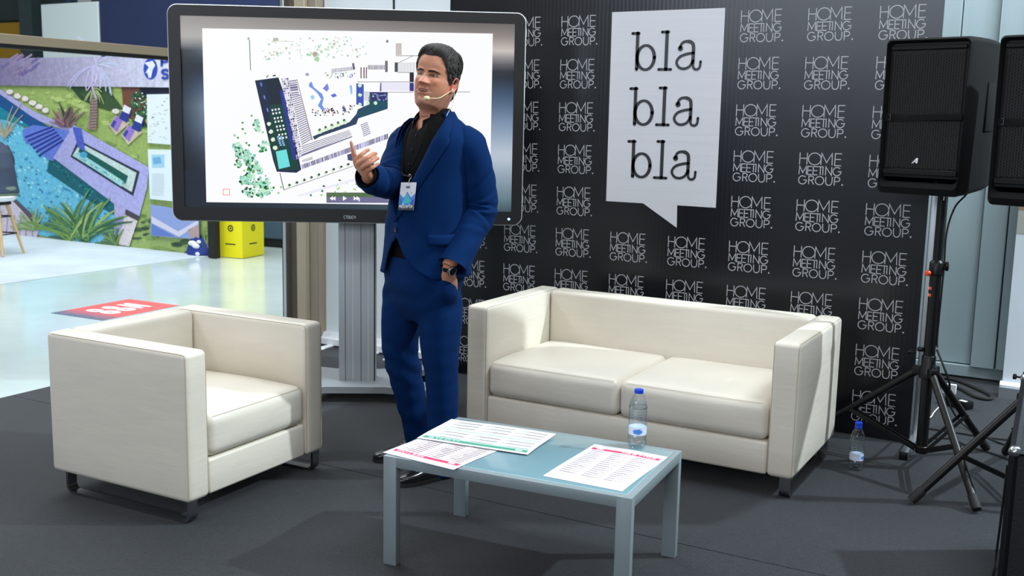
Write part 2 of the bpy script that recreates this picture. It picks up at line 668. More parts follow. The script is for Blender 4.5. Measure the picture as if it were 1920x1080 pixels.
# far hall wall, left part of the picture's top
struct('wall_back', MB().box((-9, 24.0, 4.0), (40, 0.3, 8.0)), M['hallwall'])

cp = empty('exhibition_carpet', (-1, 3.5, -0.005), 0, 'dark anthracite needle-felt carpet laid in strips under the seats and the table', 'carpet')
for k, (a, b) in enumerate([(-2.5, -0.5), (-0.5, 1.5), (1.5, 3.5), (3.5, 5.5), (5.5, 7.5)]):
    MB().rbox((0, (a + b) / 2 - 3.5, 0.0025), (8.0, b - a - 0.004, 0.005), 0.0015, 1).build('carpet_strip', M['carpet'], cp)

wc = MB().box((-11.2, 5.4, -0.0025), (5.7, 5.8, 0.005)).build('white_carpet', M['whitecarpet'])
tag(wc, 'white carpet of the neighbouring stand in front of the pool mural', 'carpet')

# grey panelled wall behind the loudspeakers
gw = MB()
struct('wall_right', MB().box((-1.0, 6.98, 1.5), (1.9, 0.06, 3.0)).box((-0.43, 6.9, 1.5), (0.06, 0.22, 3.0)), M['walgrey'])
wr = bpy.data.objects['wall_right']
wr.data.materials[0] = M['blackgap']
xs = [-1.95, -1.42, -0.872, -0.66, -0.52, -0.40]
for a, b in zip(xs[:-1], xs[1:]):
    y0 = 6.93 if b < -0.53 else 6.86
    MB().rbox(((a + b) / 2, y0 + 0.01, 1.54), (b - a - 0.006, 0.03, 2.92), 0.004, 1).build('wall_panel', M['walgrey'], wr)
tag(MB().rbox((-1.18, 6.90, 0.045), (1.57, 0.03, 0.07), 0.004, 1).build('baseboard_right', M['walgrey']), kind='structure')

# taupe corner post behind the display
po = MB()
tp = MB().box((-4.68, 5.47, 1.3), (0.10, 0.10, 2.6)).build('trim_1', M['taupedark'])
tag(tp, kind='structure')
MB().rbox((-4.745, 5.43, 1.3), (0.03, 0.12, 2.6), 0.003, 1).build('edge_profile', M['alu'], tp)
MB().rbox((-4.775, 5.45, 1.3), (0.02, 0.12, 2.6), 0.003, 1).build('dark_profile', M['blackgap'], tp)
MB().rbox((-4.60, 5.45, 1.3), (0.085, 0.16, 2.6), 0.004, 1).build('front_profile', M['taupe'], tp)
MB().rbox((-4.52, 5.49, 1.3), (0.07, 0.18, 2.6), 0.004, 1).build('side_profile', pm('taupe_shaded', (160, 147, 128), 0.5), tp)  # shade of the post's side face put into a darker taupe

# ------------------------------------------------------------------ cream sofa and armchair
def make_seat(name, loc, rz, W, D, H, t, z0, ncush, label, cat):
    e = empty(name, loc, rz, label, cat)
    r = 0.022
    hz = H - z0

    def puff(sz, amt):
        def fn(p):
            q = p.copy()
            a = max(0.0, 1 - (2 * p.y / sz[1]) ** 2) * max(0.0, 1 - (2 * p.z / sz[2]) ** 2)
            q.x += math.copysign(amt * a, p.x) if abs(p.x) > sz[0] * 0.4 else 0
            return q
        return fn
    for sx in (-1, 1):
        sz = (t, D, hz)
        a = MB().rbox((sx * (W / 2 - t / 2), D / 2, z0 + hz / 2), sz, r, 4, fn=puff(sz, 0.006), sub=4).build('arm', M['leather'], e)
        k = r * 0.29 - 0.0006
        xo, xi = W / 2 - k, W / 2 - t + k
        sm = MB()
        y0, y1 = k, D - k
        for xx in (xo, xi):
            sm.tube([(sx * xx, y0, z0 + r), (sx * xx, y0, H - r), (sx * xx, y0 + r * .3, H - k - 0.002), (sx * xx, y0 + r, H - k), (sx * xx, y1 - r, H - k)], 0.0010, 5)
        sm.tube([(sx * (xi + .008), y0 + r * .3, H - k - .0015), (sx * (xo - .008), y0 + r * .3, H - k - .0015)], 0.0009, 5)
        tag(sm.build('seam', M['stitch'], a), 'stitched seam')
        ru = MB()
        ins = W / 2 - 0.035
        path = []
        ya, yb, rr = 0.02, D - 0.07, 0.03
        path.append((ya, z0 + 0.005))
        for q in range(7):
            an = PI + q / 6 * PI / 2
            path.append((ya + rr + rr * math.cos(an), rr + 0.0055 + rr * math.sin(an)))
        for q in range(7):
            an = 1.5 * PI + q / 6 * PI / 2
            path.append((yb - rr + rr * math.cos(an), rr + 0.0055 + rr * math.sin(an)))
        path.append((yb, z0 + 0.005))
        vs2, fs2 = ribbon2(path, 0.011)
        n = len(path)
        wv = 0.042
        rings = []
        for i in range(n):
            A, B = vs2[2 * i], vs2[2 * i + 1]
            rings.append([Vector((sx * ins - wv / 2, A.x, A.y)), Vector((sx * ins + wv / 2, A.x, A.y)),
                          Vector((sx * ins + wv / 2, B.x, B.y)), Vector((sx * ins - wv / 2, B.x, B.y))])
        ru.loft(rings)
        tag(ru.build('sled_leg', M['chrome'], e, 30), 'steel sled leg')
    bt = t + 0.01
    MB().rbox((0, D - bt / 2, z0 + hz / 2), (W - 2 * t - 0.002, bt, hz - 0.002), r, 4, sub=3,
              fn=lambda p: Vector((p.x, p.y - (0.008 * max(0, 1 - (2 * p.x / (W - 2 * t)) ** 2) if p.y < 0 else 0), p.z))).build('backrest', M['leather'], e)
    MB().rbox((0, (D - bt) / 2 + 0.004, z0 + 0.071), (W - 2 * t - 0.002, D - bt - 0.01, 0.138), 0.012, 3).build('base', M['leather'], e)
    cw = (W - 2 * t - 0.006) / ncush
    ch, cdp = 0.165, D - bt - 0.012
    for i in range(ncush):
        cx = -(W / 2 - t - 0.003) + cw * (i + 0.5)

        def fn(p, cw=cw):
            ux, uy = 2 * p.x / cw, 2 * p.y / cdp
            q = p.copy()
            bul = max(0, 1 - ux ** 4) * max(0, 1 - uy ** 4)
            q.z += (0.018 * bul + 0.0035 * math.sin(9 * p.x + 14 * p.y + i) * bul) if p.z > 0 else -0.002 * bul
            if p.y < 0 and abs(uy) > 0.9:
                q.y -= 0.010 * max(0, 1 - ux ** 2) * max(0, 1 - (2 * p.z / ch) ** 2)
            return q
        c = MB().rbox((cx, cdp / 2 + 0.004, z0 + 0.142 + ch / 2), (cw - 0.004, cdp, ch), 0.036, 5, fn=fn, sub=7).build('seat_cushion', M['leather'], e)
        sm = MB()
        yk, zk = 0.0135, z0 + 0.142
        x0, x1 = cx - cw / 2 + 0.010, cx + cw / 2 - 0.010
        for zz in (zk + ch - 0.0078, zk + 0.0075):
            if zz > zk + .1: sm.tube([(x0 + .015, yk - .0022, zz), (cx - cw / 4, yk - .004, zz), (cx, yk - .005, zz), (cx + cw / 4, yk - .004, zz), (x1 - .015, yk - .0022, zz)], 0.0008, 5)
        tag(sm.build('seam', M['stitch'], c), 'stitched seam')
    return e


make_seat('sofa', (-1.794, 4.157, 0), 0.0, 1.5534, 0.7422, 0.648, 0.1112, 0.0843, 2,
          'two-seat cream leather sofa on steel sled legs, in front of the black logo backdrop', 'sofa')
make_seat('armchair', (-2.843, 3.067, 0), R_(90) + 0.018, 0.7816, 0.7422, 0.648, 0.1112, 0.0843, 1,
          'boxy cream leather armchair with one seat cushion, left of the glass coffee table', 'armchair')

# ------------------------------------------------------------------ coffee table
TE = empty('coffee_table', (-1.609, 2.823, 0), 0.0774, 'low silver metal coffee table with frosted blue-grey glass top and papers on it', 'table')
TL, TB, TH = 0.8745, 0.5369, 0.3823
lw, ld_, rh = 0.050, 0.030, 0.036
zt = TH
for sx in (-1, 1):
    for yy in (ld_ / 2, TB - ld_ / 2):
        MB().rbox((sx * (TL / 2 - lw / 2), yy, zt / 2), (lw, ld_, zt), 0.0025, 2).build('leg', M['tablepaint'], TE)
for yy in (ld_ / 2, TB - ld_ / 2):
    MB().rbox((0, yy, zt - rh / 2), (TL - 2 * lw + 0.004, ld_ - 0.001, rh), 0.002, 2).build('rail', M['tablepaint'], TE)
for sx in (-1, 1):
    MB().rbox((sx * (TL / 2 - ld_ / 2), TB / 2, zt - rh / 2), (ld_ - 0.001, TB - 2 * ld_ + 0.004, rh), 0.002, 2).build('rail', M['tablepaint'], TE)
gt = MB().rbox((0, TB / 2, TH - 0.0025), (TL - 0.050, TB - 0.050, 0.007), 0.0015, 2)
for i, f in enumerate(gt.f):
    zs = [gt.v[q][2] for q in f]
    gt.mi[i] = 0 if (max(zs) - min(zs) < 1e-5) else 1
gt.build('glass_top', [M['frost'], M['glassedge']], TE)


def sheet(name, px, w, h, label, header, head_mat, ink, headmap, flip, cols, rows, band=None):
    """px: pixel corners (lower-left, lower-right) of the sheet as it lies, seen by the camera, on the table top"""
    z = TH + 0.0006
    A, B = hitw(px[0][0], px[0][1], 2, z), hitw(px[1][0], px[1][1], 2, z)
    ang = math.atan2(B.y - A.y, B.x - A.x)
    e = empty(name, (A.x, A.y, z), ang, label, 'paper', 'programme sheets on the coffee table')
    g = []
    nx, ny = 12, 12
    vs, fs = [], []

    def zz(x, y):
        return 0.0012 * (1 + math.sin(2.2 * x / w * PI + 1) * math.sin(1.7 * y / h * PI)) + 0.0004
    for lay in (0, 1):
        for j in range(ny + 1):
            for i in range(nx + 1):
                x, y = w * i / nx, h * j / ny
                vs.append((x, y, zz(x, y) - (0.0003 if lay == 0 else 0)))
    N = (nx + 1) * (ny + 1)
    for j in range(ny):
        for i in range(nx):
            a = j * (nx + 1) + i
            fs.append((a, a + nx + 1, a + nx + 2, a + 1))
            fs.append((N + a, N + a + 1, N + a + nx + 2, N + a + nx + 1))
    rim = [i for i in range(nx)] + [(j * (nx + 1) + nx) for j in range(ny)] + [ny * (nx + 1) + nx - i for i in range(nx)] + [(ny - j) * (nx + 1) for j in range(ny)]
    for a, b in zip(rim, rim[1:] + rim[:1]):
        fs.append((a, b, N + b, N + a))
    MB().add(vs, fs).build('sheet', M['paper'], e)

    def tr(p):
        x, y = (p[0], p[1]) if not flip else (w - p[0], h - p[1])
        return Vector((x, y, zz(x, y) + 0.0006))
    y1 = h - 0.09 * h if not band else h - 0.06 * h
    bh = 0.020
    mb = MB()
    for k in range(10):
        xa, xb = 0.012 + (w - 0.024) * k / 10, 0.012 + (w - 0.024) * (k + 1) / 10
        mb.add([tr((xa, y1 - bh)), tr((xb, y1 - bh)), tr((xb, y1)), tr((xa, y1))], [(0, 1, 2, 3)])
    mb.build('header_band', head_mat, e, 0, False)
    tw = MB()

    def tr2(p):
        q = tr(p)
        return q + Vector((0, 0, 0.0004))
    word2(tw, word(header, w * 0.98 - 0.012 - headmap, y1 - bh + 0.005, headmap - 0.01, 0.011, 0.6, 0.3), 0.0028, tr2)
    tw.add([tr2(p) for p in ((0.03, y1 - bh + .004), (0.055, y1 - bh + .004), (0.055, y1 - .004), (0.03, y1 - .004))], [(0, 1, 2, 3)])
    tag(tw.build('header_lettering', M['paper'], e, 0, False), kind='stuff')
    ln, pl = MB(), MB()
    top = y1 - bh - 0.014
    bot = 0.075 if not band else 0.03
    cw = (w - 0.05) / cols
    rr = random.Random(len(name) + int(w * 100) + int(px[0][0]))
    for c in range(cols):
        for r in range(rows):
            y = top - (top - bot) * r / (rows - 1)
            if band and abs(r - rows // 2) < 1:
                continue
            x0 = 0.02 + c * (cw + 0.005)
            x1 = x0 + cw * rr.uniform(0.80, 0.92)
            n = 4
            for q in range(n):
                xa, xb = x0 + (x1 - x0) * q / n, x0 + (x1 - x0) * (q + 1) / n
                ln.add([tr((xa, y)), tr((xb, y)), tr((xb, y + 0.0018)), tr((xa, y + 0.0018))], [(0, 1, 2, 3)])
            xm = x1 - 0.035 * rr.random() - 0.01
            pl.add([tr((x0, y - .0045)), tr((xm, y - .0045)), tr((xm, y - .0012)), tr((x0, y - .0012))], [(0, 1, 2, 3)])
    tag(ln.build('text_line', ink, e, 0, False), kind='stuff')
    tag(pl.build('pale_text_line', M['inkpale'], e, 0, False), kind='stuff')
    if band:
        bb = MB()
        yb = top - (top - bot) * (rows // 2) / (rows - 1)
        for k in range(10):
            xa, xb = 0.012 + (w - 0.024) * k / 10, 0.012 + (w - 0.024) * (k + 1) / 10
            bb.add([tr((xa, yb - .006)), tr((xb, yb - .006)), tr((xb, yb + .004)), tr((xa, yb + .004))], [(0, 1, 2, 3)])
            bb.add([tr((xa, y1 - bh - .012)), tr((xb, y1 - bh - .012)), tr((xb, y1 - bh - .001)), tr((xa, y1 - bh - .001))], [(0, 1, 2, 3)])
        tag(bb.build('pale_band', M['mint'], e, 0, False), kind='stuff')
    return e


sheet('printed_sheet', [(718, 849), (852, 882)], 0.297, 0.40, 'white programme sheet with pink MEETING band, on the left end of the coffee table', 'MEETING', M['pink'], M['inkred'], 0.12, True, 3, 17)
g2 = sheet('printed_sheet', [(782, 824), (973, 853)], 0.42, 0.272, 'white programme sheet with green HOME band, overlapping a pink one', 'HOME', M['green'], M['ink'], 0.13, True, 3, 7, band=True)
g2.location.z += 0.0042
sheet('printed_sheet', [(1018, 893), (1176, 924)], 0.272, 0.40, 'white programme sheet with pink band nearest the water bottle, on the right of the table', 'MEETING', M['pink'], M['inkred'], 0.13, False, 3, 14)


# ------------------------------------------------------------------ water bottles
def bottle(loc, rz, label, caps=1, h=0.205, fill=0.78):
    e = empty('water_bottle', loc, rz, label, 'bottle', 'plastic water bottles')
    s = h / 0.205
    prof = [(0.0, 0.006), (0.015, 0.004), (0.024, 0.0), (0.029, 0.004), (0.0315, 0.014), (0.0318, 0.030), (0.0318, 0.045), (0.0302, 0.047), (0.0302, 0.074), (0.0318, 0.076)]
    z = 0.078
    while z < 0.135:
        prof += [(0.0318, z), (0.0308, z + 0.003), (0.0304, z + 0.0045), (0.0318, z + 0.008)]
        z += 0.0095
    prof += [(0.0318, 0.138), (0.0305, 0.147), (0.0285, 0.157), (0.0255, 0.167), (0.0210, 0.177), (0.0160, 0.185), (0.0130, 0.190), (0.0120, 0.193), (0.0120, 0.196)]
    P = [(r * s, zz * s) for r, zz in prof]
    mb = MB().lathe(P, 32)
    if mb.f and len(mb.f[-1]) == 32:
        mb.f.pop(); mb.mi.pop(); mb.c.pop()
    mb.build('bottle_body', M['pet'], e, 60)
    top = 0.205 * fill
    W = [(max(r - 0.0012, 0), zz + 0.001) for r, zz in prof if zz < top]
    W.append((0.0, W[-1][1]))
    MB().lathe([(r * s, zz * s) for r, zz in W], 28).build('water', M['water'], e, 60)
    rl = 0.0306 * s
    MB().lathe([(rl, 0.0472 * s), (rl, 0.0738 * s)], 32).build('label_sleeve', M['labelw'], e)
    lb = MB()
    for a0, wd, ht in ((-PI / 2, 0.55, 0.0085),):
        ev = []
        for j in range(13):
            t = -1 + 2 * j / 12
            hh = ht * math.sqrt(max(0, 1 - t * t)) * (1 + .12 * math.sin(7 * t))
            a = a0 + wd * t
            for sg in (-1, 1):
                ev.append((1.012 * rl * math.cos(a), 1.012 * rl * math.sin(a), (0.0605 + sg * hh) * s))
        lb.add(ev, [(2 * j, 2 * j + 1, 2 * j + 3, 2 * j + 2) for j in range(12)])
    lb.build('label_emblem', M['labelb'], e)
    for c in range(caps):
        zc = 0.1885 + 0.0145 * c
        cm = MB()
        rings = []
        for zz, rr in ((0, .0148), (.001, .0152), (.011, .0152), (.0135, .0145), (.0142, .012)):
            rings.append([Vector((rr * s * (1 + .02 * (k % 2)) * math.cos(2 * PI * k / 40), rr * s * (1 + .02 * (k % 2)) * math.sin(2 * PI * k / 40), (zc + zz) * s)) for k in range(40)])
        cm.loft(rings).build('cap' if c == 0 else 'spare_cap', M['bluecap'], e)
    return e


p = hitw(1194, 838, 2, TH)
bottle((p.x, p.y, TH + 0.0004), HEAD - 0.1, 'clear water bottle with blue cap standing on the coffee table', 1, 0.21, 0.80)
p = hitw(1604, 880, 2, 0)
bottle((p.x, p.y, 0.0), HEAD + 0.9, 'clear water bottle with stacked blue caps on the carpet beside the sofa', 2, 0.205, 0.45)

# ------------------------------------------------------------------ backdrop
BV = 5.252
BE = empty('backdrop', (-2.06, BV, 0), 0, 'tall black vinyl backdrop with rows of white logos and a bla bla bla speech bubble', 'backdrop')
bx0, bx1, bz1 = -3.385, -0.742, 2.42
sh, nxs, nzs = MB(), 60, 30
rows_ = []
for side, yy in ((0, 0.0), (1, 0.012)):
    for j in range(nzs + 1):
        for i in range(nxs + 1):
            x, z = bx0 + (bx1 - bx0) * i / nxs, 0.004 + (bz1 - 0.004) * j / nzs
            rows_.append((x + 2.06, yy, z))
N = (nxs + 1) * (nzs + 1)
fs = []
for j in range(nzs):
    for i in range(nxs):
        a = j * (nxs + 1) + i
        fs += [(a, a + 1, a + nxs + 2, a + nxs + 1), (N + a, N + a + nxs + 1, N + a + nxs + 2, N + a + 1)]
rim = [i for i in range(nxs)] + [j * (nxs + 1) + nxs for j in range(nzs)] + [nzs * (nxs + 1) + nxs - i for i in range(nxs)] + [(nzs - j) * (nxs + 1) for j in range(nzs)]
for a, b in zip(rim, rim[1:] + rim[:1]):
    fs.append((a, N + a, N + b, b))
sh.add(rows_, fs).build('vinyl_sheet', M['banner'], BE)


def logo_mesh():
    mb = MB()
    w, h = 0.203, 0.152
    mp = lambda p: Vector((p[0] * 1.0, -0.0014, p[1]))
    st = 0.0043
    x0, z0 = -w / 2, -h / 2
    z2 = z0 + h * 0.625
    hh = h * 0.375
    items = [('H', x0, z2, w * .175, hh), ('O', x0 + w * .205, z2, w * .30, hh), ('M', x0 + w * .505, z2, w * .265, hh), ('E', x0 + w * .83, z2, w * .155, hh)]
    z1 = z0 + h * 0.31
    h1 = h * 0.26
    for ch, x, ww in (('M', 0, .175), ('E', .205, .105), ('E', .335, .105), ('T', .435, .14), ('I', .535, .06), ('N', .63, .14), ('G', .80, .19)):
        items.append((ch, x0 + x * w, z1, ww * w, h1))
    h0 = h * 0.262
    for ch, x, ww in (('G', 0, .19), ('R', .245, .12), ('O', .40, .20), ('U', .645, .15), ('P', .85, .125)):
        items.append((ch, x0 + x * w, z0, ww * w, h0))
    word2(mb, items, st, mp)
    mb.add([mp((x0 + w * 1.035 + .0042 * math.cos(2 * PI * k / 10), z0 + .004 + .0042 * math.sin(2 * PI * k / 10))) for k in range(10)], [tuple(range(10))])
    return mb


lg0 = None
for c in range(-2, 6):
    for r in range(0, 9):
        if c in (1, 2) and r <= 4:
            continue
        x, z = -2.568 + 0.3305 * c + 2.06, 1.98 - 0.2281 * r
        if lg0 is None:
            lg0 = logo_mesh().build('printed_logo', M['logoprint'], BE, 0, False)
            lg0.location = (x, 0, z)
        else:
            inst(lg0, 'printed_logo', (x, 0, z), BE)
L2 = lambda u_, z: Vector((u_ + 2.06, -0.0012, z))
MB().add([L2(*q) for q in ((-2.374, 1.079), (-2.160, 1.079), (-1.966, 0.962), (-1.969, 1.079), (-1.760, 1.078), (-1.763, 2.071), (-2.376, 2.069))],
         [(0, 1, 2, 3, 4, 5, 6)]).build('speech_bubble', M['bannerwhite'], BE, 0, False)


def cap_rib(mb, pts, w, mp):
    vs, fs = ribbon2(pts, w)
    mb.add([mp(p) for p in vs], fs)
    W = w if isinstance(w, (list, tuple)) else [w] * len(pts)
    for p, q in ((pts[0], W[0]), (pts[-1], W[-1])):
        mb.add([mp(Vector((p[0] + q / 2 * math.cos(2 * PI * k / 14), p[1] + q / 2 * math.sin(2 * PI * k / 14)))) for k in range(14)], [tuple(range(14))])


def bla(x0, z0, wd, ht):
    mb = MB()
    mp = lambda p: Vector((x0 + p[0] * wd + 2.06, -0.0026, z0 + p[1] * ht))
    T, S = 0.047, 0.036  # in width units
    sp = lambda pts: [(q.x, q.y) for q in smooth_path([(a, b, 0) for a, b in pts], 6)]
    k = ht / wd
    # keep stroke isotropic: letters are drawn in width units, heights scaled by k
    mp = lambda p: Vector((x0 + p[0] * wd + 2.06, -0.0026, z0 + p[1] * wd))
    H = k
    # b
    cap_rib(mb, [(0.02, .965 * H), (0.115, .965 * H)], S, mp)
    cap_rib(mb, [(0.095, .97 * H), (0.095, .03 * H)], T, mp)
    bw, cx, cy, rx, ry = [], .218, .335 * H, .122, .315 * H
    pts = []
    for q in range(29):
        a = 2 * PI * q / 28
        pts.append((cx + rx * math.cos(a), cy + ry * math.sin(a)))
        bw.append(0.034 + 0.014 * abs(math.cos(a)))
    cap_rib(mb, pts, bw, mp)
    # l
    cap_rib(mb, [(.435, .985 * H), (.525, .985 * H)], S, mp)
    cap_rib(mb, [(.505, .985 * H), (.505, .03 * H)], T, mp)
    cap_rib(mb, [(.405, .025 * H), (.575, .025 * H)], S, mp)
    # a
    pts = sp([(.690, .575 * H), (.715, .69 * H), (.775, .735 * H), (.845, .70 * H), (.872, .58 * H), (.872, .20 * H), (.885, .06 * H), (.925, .02 * H), (.965, .07 * H), (.975, .22 * H)])
    cap_rib(mb, pts, [0.036 if i < 14 else (0.046 if i < 32 else 0.034) for i in range(len(pts))], mp)
    mb.add([mp((.695 + .036 * math.cos(2 * PI * q / 16), .56 * H + .036 * math.sin(2 * PI * q / 16))) for q in range(16)], [tuple(range(16))])
    pts = sp([(.872, .44 * H), (.78, .41 * H), (.69, .34 * H), (.650, .20 * H), (.690, .07 * H), (.76, .04 * H), (.83, .10 * H), (.872, .24 * H)])
    cap_rib(mb, pts, 0.036, mp)
    return mb


for k, z in enumerate((1.768, 1.486, 1.212)):
    bla(-2.263, z, 0.395, 0.196).build('bla_lettering', M['blaprint'], BE, 0, False)
MB().rbox((-0.715 + 2.06, 0.045, 0.955), (0.04, 0.04, 1.9), 0.004, 2).build('side_pole', M['alu'], BE)
MB().rbox((-3.365 + 2.06, 0.045, 0.955), (0.04, 0.04, 1.9), 0.004, 2).build('side_pole', M['alu'], BE)
for ux in (-0.722, -3.365):
    ft = MB().rbox((ux + 2.06, -0.09, 0.02), (0.034, 0.36, 0.034), 0.003, 2).build('foot_bar', M['alu'], BE)
    MB().rbox((ux + 2.06, -0.272, 0.019), (0.037, 0.012, 0.037), 0.002, 2).build('end_cap', M['blackplastic'], ft)

# ------------------------------------------------------------------ white roll-up displays behind the screen
def rollup(x0, x1, y, label, ztop=2.4, base_h=0.085):
    e = empty('rollup_display', ((x0 + x1) / 2, y, 0), 0, label, 'roll-up', 'white roll-up displays')
    w = x1 - x0
    MB().box((0, 0, (ztop + base_h) / 2), (w, 0.003, ztop - base_h)).build('sheet', M['whitesheet'], e)
    prof = [(-.06, .012), (.05, .012), (.05, .05), (.02, base_h), (-.02, base_h), (-.035, .06), (-.06, .05)]
    MB().prism(prof, w + 0.02, lambda p: Vector((-w / 2 - .01, p[0], p[1])), Vector((1, 0, 0))).build('base_cassette', M['white'], e, 25)
    for sx in (-.35, .35):
        MB().rbox((sx * w, -0.07, 0.006), (0.05, 0.26, 0.012), 0.004, 2).build('foot', M['white'], e)
    MB().rbox((0, 0, ztop), (w, .02, .03), .006, 2).build('top_rail', M['white'], e)
    return e


rollup(-4.475, -3.945, 5.47, 'plain white roll-up display right beside the taupe post, behind the screen column')
rollup(-3.925, -3.40, 5.47, 'plain white roll-up display between the screen column and the black backdrop')

# ------------------------------------------------------------------ presentation display on its column
TVY = 0.5717
tvc = RZ @ Vector((-0.8534, 5.5227, 0))
TV = empty('presentation_display', (tvc.x, tvc.y, 0), TVY, 'large black-framed screen on a grey column, showing a white site plan', 'screen')
TVR = Matrix.Rotation(-TVY, 3, 'Z')


def tvp(px, py, dep=0.0):
    d = TVR @ (RZ @ ray(px, py))
    o = TVR @ (Vector((0, 0, CAMZ)) - Vector((tvc.x, tvc.y, 0)))
    k = (dep - o.y) / d.y
    q = o + k * d
    return Vector((q.x, dep, q.z))


def rrect(w, h, r, n=8):
    out = []
    for cx, cy, a0 in ((w / 2 - r, h / 2 - r, 0), (-w / 2 + r, h / 2 - r, 90), (-w / 2 + r, -h / 2 + r, 180), (w / 2 - r, -h / 2 + r, 270)):
        for k in range(n + 1):
            a = R_(a0 + 90 * k / n)
            out.append((cx + r * math.cos(a), cy + r * math.sin(a)))
    return out


VW, VH, VZ = 1.80, 1.086, 1.4965
of = MB()
outer = rrect(VW, VH, 0.05)
inner = rrect(VW - 0.008, VH - 0.008, 0.047)
ix0, ix1, iz0, iz1 = -VW / 2 + 0.062, VW / 2 - 0.058, -VH / 2 + 0.072, VH / 2 - 0.056
inn = []
for (x, z), (x2, z2) in zip(outer, inner):
    inn.append((max(ix0, min(ix1, x * 1.4)), max(iz0, min(iz1, z * 1.4))))
V3 = lambda p, y: Vector((p[0], y, p[1] + VZ))
of.loft([[V3(p, 0.075) for p in outer], [V3(p, -0.008) for p in outer], [V3(p, -0.013) for p in inner]], cap=False)
of.add([V3(p, 0.075) for p in outer], [tuple(range(len(outer)))])
tag(of.build('edge_trim', pm('silver_trim', (205, 208, 211), .35), TV, 40), 'thin silver edge of the screen')
fr = MB()
fr.loft([[V3(p, -0.0135) for p in inner], [V3(p, -0.0135) for p in inn], [V3(p, 0.004) for p in inn]], cap=False)
bz = fr.build('bezel', M['bezel'], TV, 30)
word2_m = MB()
cpx = tvp(656, 407, -0.0145)
word2(word2_m, word('CTOUCH', cpx.x - 0.031, cpx.z - 0.008, 0.060, 0.015, 0.3), 0.003, lambda p: Vector((p[0], -0.0142, p[1])))
tag(word2_m.build('maker_lettering', M['alu'], bz, 0, False), kind='stuff')
led = tvp(954, 411, -0.0145)
lm, lt, lb_ = nt('blue_led')
lb_.inputs['Emission Color'].default_value = (0.08, 0.25, 1, 1)
lb_.inputs['Emission Strength'].default_value = 9
MB().lathe([(0.0065, 0), (0.0058, .002), (0.0, .003)], 14, M=Matrix.Rotation(R_(90), 3, 'X'), c=(led.x, -0.0136, led.z)).build('power_light', lm, bz)

# screen panel: pale and dark bands put into emission, white slide, plan drawing
NXG, NZG = 48, 28
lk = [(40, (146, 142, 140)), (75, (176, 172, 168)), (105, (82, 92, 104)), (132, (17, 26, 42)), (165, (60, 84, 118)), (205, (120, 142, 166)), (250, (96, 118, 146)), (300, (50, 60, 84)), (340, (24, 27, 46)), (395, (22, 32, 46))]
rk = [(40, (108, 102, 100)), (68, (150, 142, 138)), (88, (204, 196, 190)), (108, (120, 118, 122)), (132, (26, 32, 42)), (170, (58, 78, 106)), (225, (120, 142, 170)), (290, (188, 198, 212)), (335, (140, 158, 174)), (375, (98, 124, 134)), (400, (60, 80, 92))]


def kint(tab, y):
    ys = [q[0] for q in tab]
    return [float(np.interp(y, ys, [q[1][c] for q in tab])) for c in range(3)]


sg = MB()
vv, cc = [], []
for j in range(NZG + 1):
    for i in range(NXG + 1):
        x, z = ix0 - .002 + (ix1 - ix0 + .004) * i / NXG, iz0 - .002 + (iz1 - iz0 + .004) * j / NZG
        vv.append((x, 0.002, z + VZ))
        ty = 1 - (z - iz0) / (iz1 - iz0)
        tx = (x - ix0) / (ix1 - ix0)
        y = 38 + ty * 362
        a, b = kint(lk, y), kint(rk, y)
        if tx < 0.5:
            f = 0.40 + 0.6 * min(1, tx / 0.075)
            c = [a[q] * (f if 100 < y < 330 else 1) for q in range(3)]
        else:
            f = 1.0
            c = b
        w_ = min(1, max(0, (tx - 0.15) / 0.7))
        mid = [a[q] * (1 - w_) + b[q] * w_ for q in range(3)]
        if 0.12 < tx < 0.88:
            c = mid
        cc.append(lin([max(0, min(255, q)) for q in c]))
sgo_f = []
for j in range(NZG):
    for i in range(NXG):
        a = j * (NXG + 1) + i
        sgo_f.append((a, a + 1, a + NXG + 2, a + NXG + 1))
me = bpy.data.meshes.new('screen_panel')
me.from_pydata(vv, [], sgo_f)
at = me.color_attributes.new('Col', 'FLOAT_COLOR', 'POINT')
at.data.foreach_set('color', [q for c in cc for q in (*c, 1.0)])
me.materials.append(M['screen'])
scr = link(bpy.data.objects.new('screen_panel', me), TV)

SL = MB()


def sp_(poly, col, lay=1, mb=None, fnp=tvp, step=0.0004, base=0.0012):
    (mb or SL).add([fnp(p[0], p[1], base - step * lay) for p in poly], [tuple(range(len(poly)))], 0, lin(col))


def lerp2(a, b, t):
    return (a[0] + (b[0] - a[0]) * t, a[1] + (b[1] - a[1]) * t)


def stripes(q, n, col, lay=2, duty=0.5, lo=0.0, hi=1.0, jit=0.0, cols=None):
    """q: four corners a,b,c,d; stripes run a->b, stacked from a to d"""
    for k in range(n):
        t0 = k / n + (rnd.uniform(-jit, jit) / n if jit else 0)
        t1 = t0 + duty / n * (1 + (rnd.uniform(-jit, jit) if jit else 0))
        a0, a1 = lerp2(q[0], q[3], t0), lerp2(q[0], q[3], t1)
        b0, b1 = lerp2(q[1], q[2], t0), lerp2(q[1], q[2], t1)
        c = rnd.choice(cols) if cols else col
        sp_([lerp2(a0, b0, lo), lerp2(a0, b0, hi), lerp2(a1, b1, hi), lerp2(a1, b1, lo)], c, lay)


def blob(x, y, r, col, lay=2, n=8, sq=1.0):
    ph = rnd.random() * 6
    sp_([(x + r * (0.75 + .45 * rnd.random()) * math.cos(ph + 2 * PI * k / n), y + sq * r * (0.75 + .45 * rnd.random()) * math.sin(ph + 2 * PI * k / n)) for k in range(n)], col, lay)


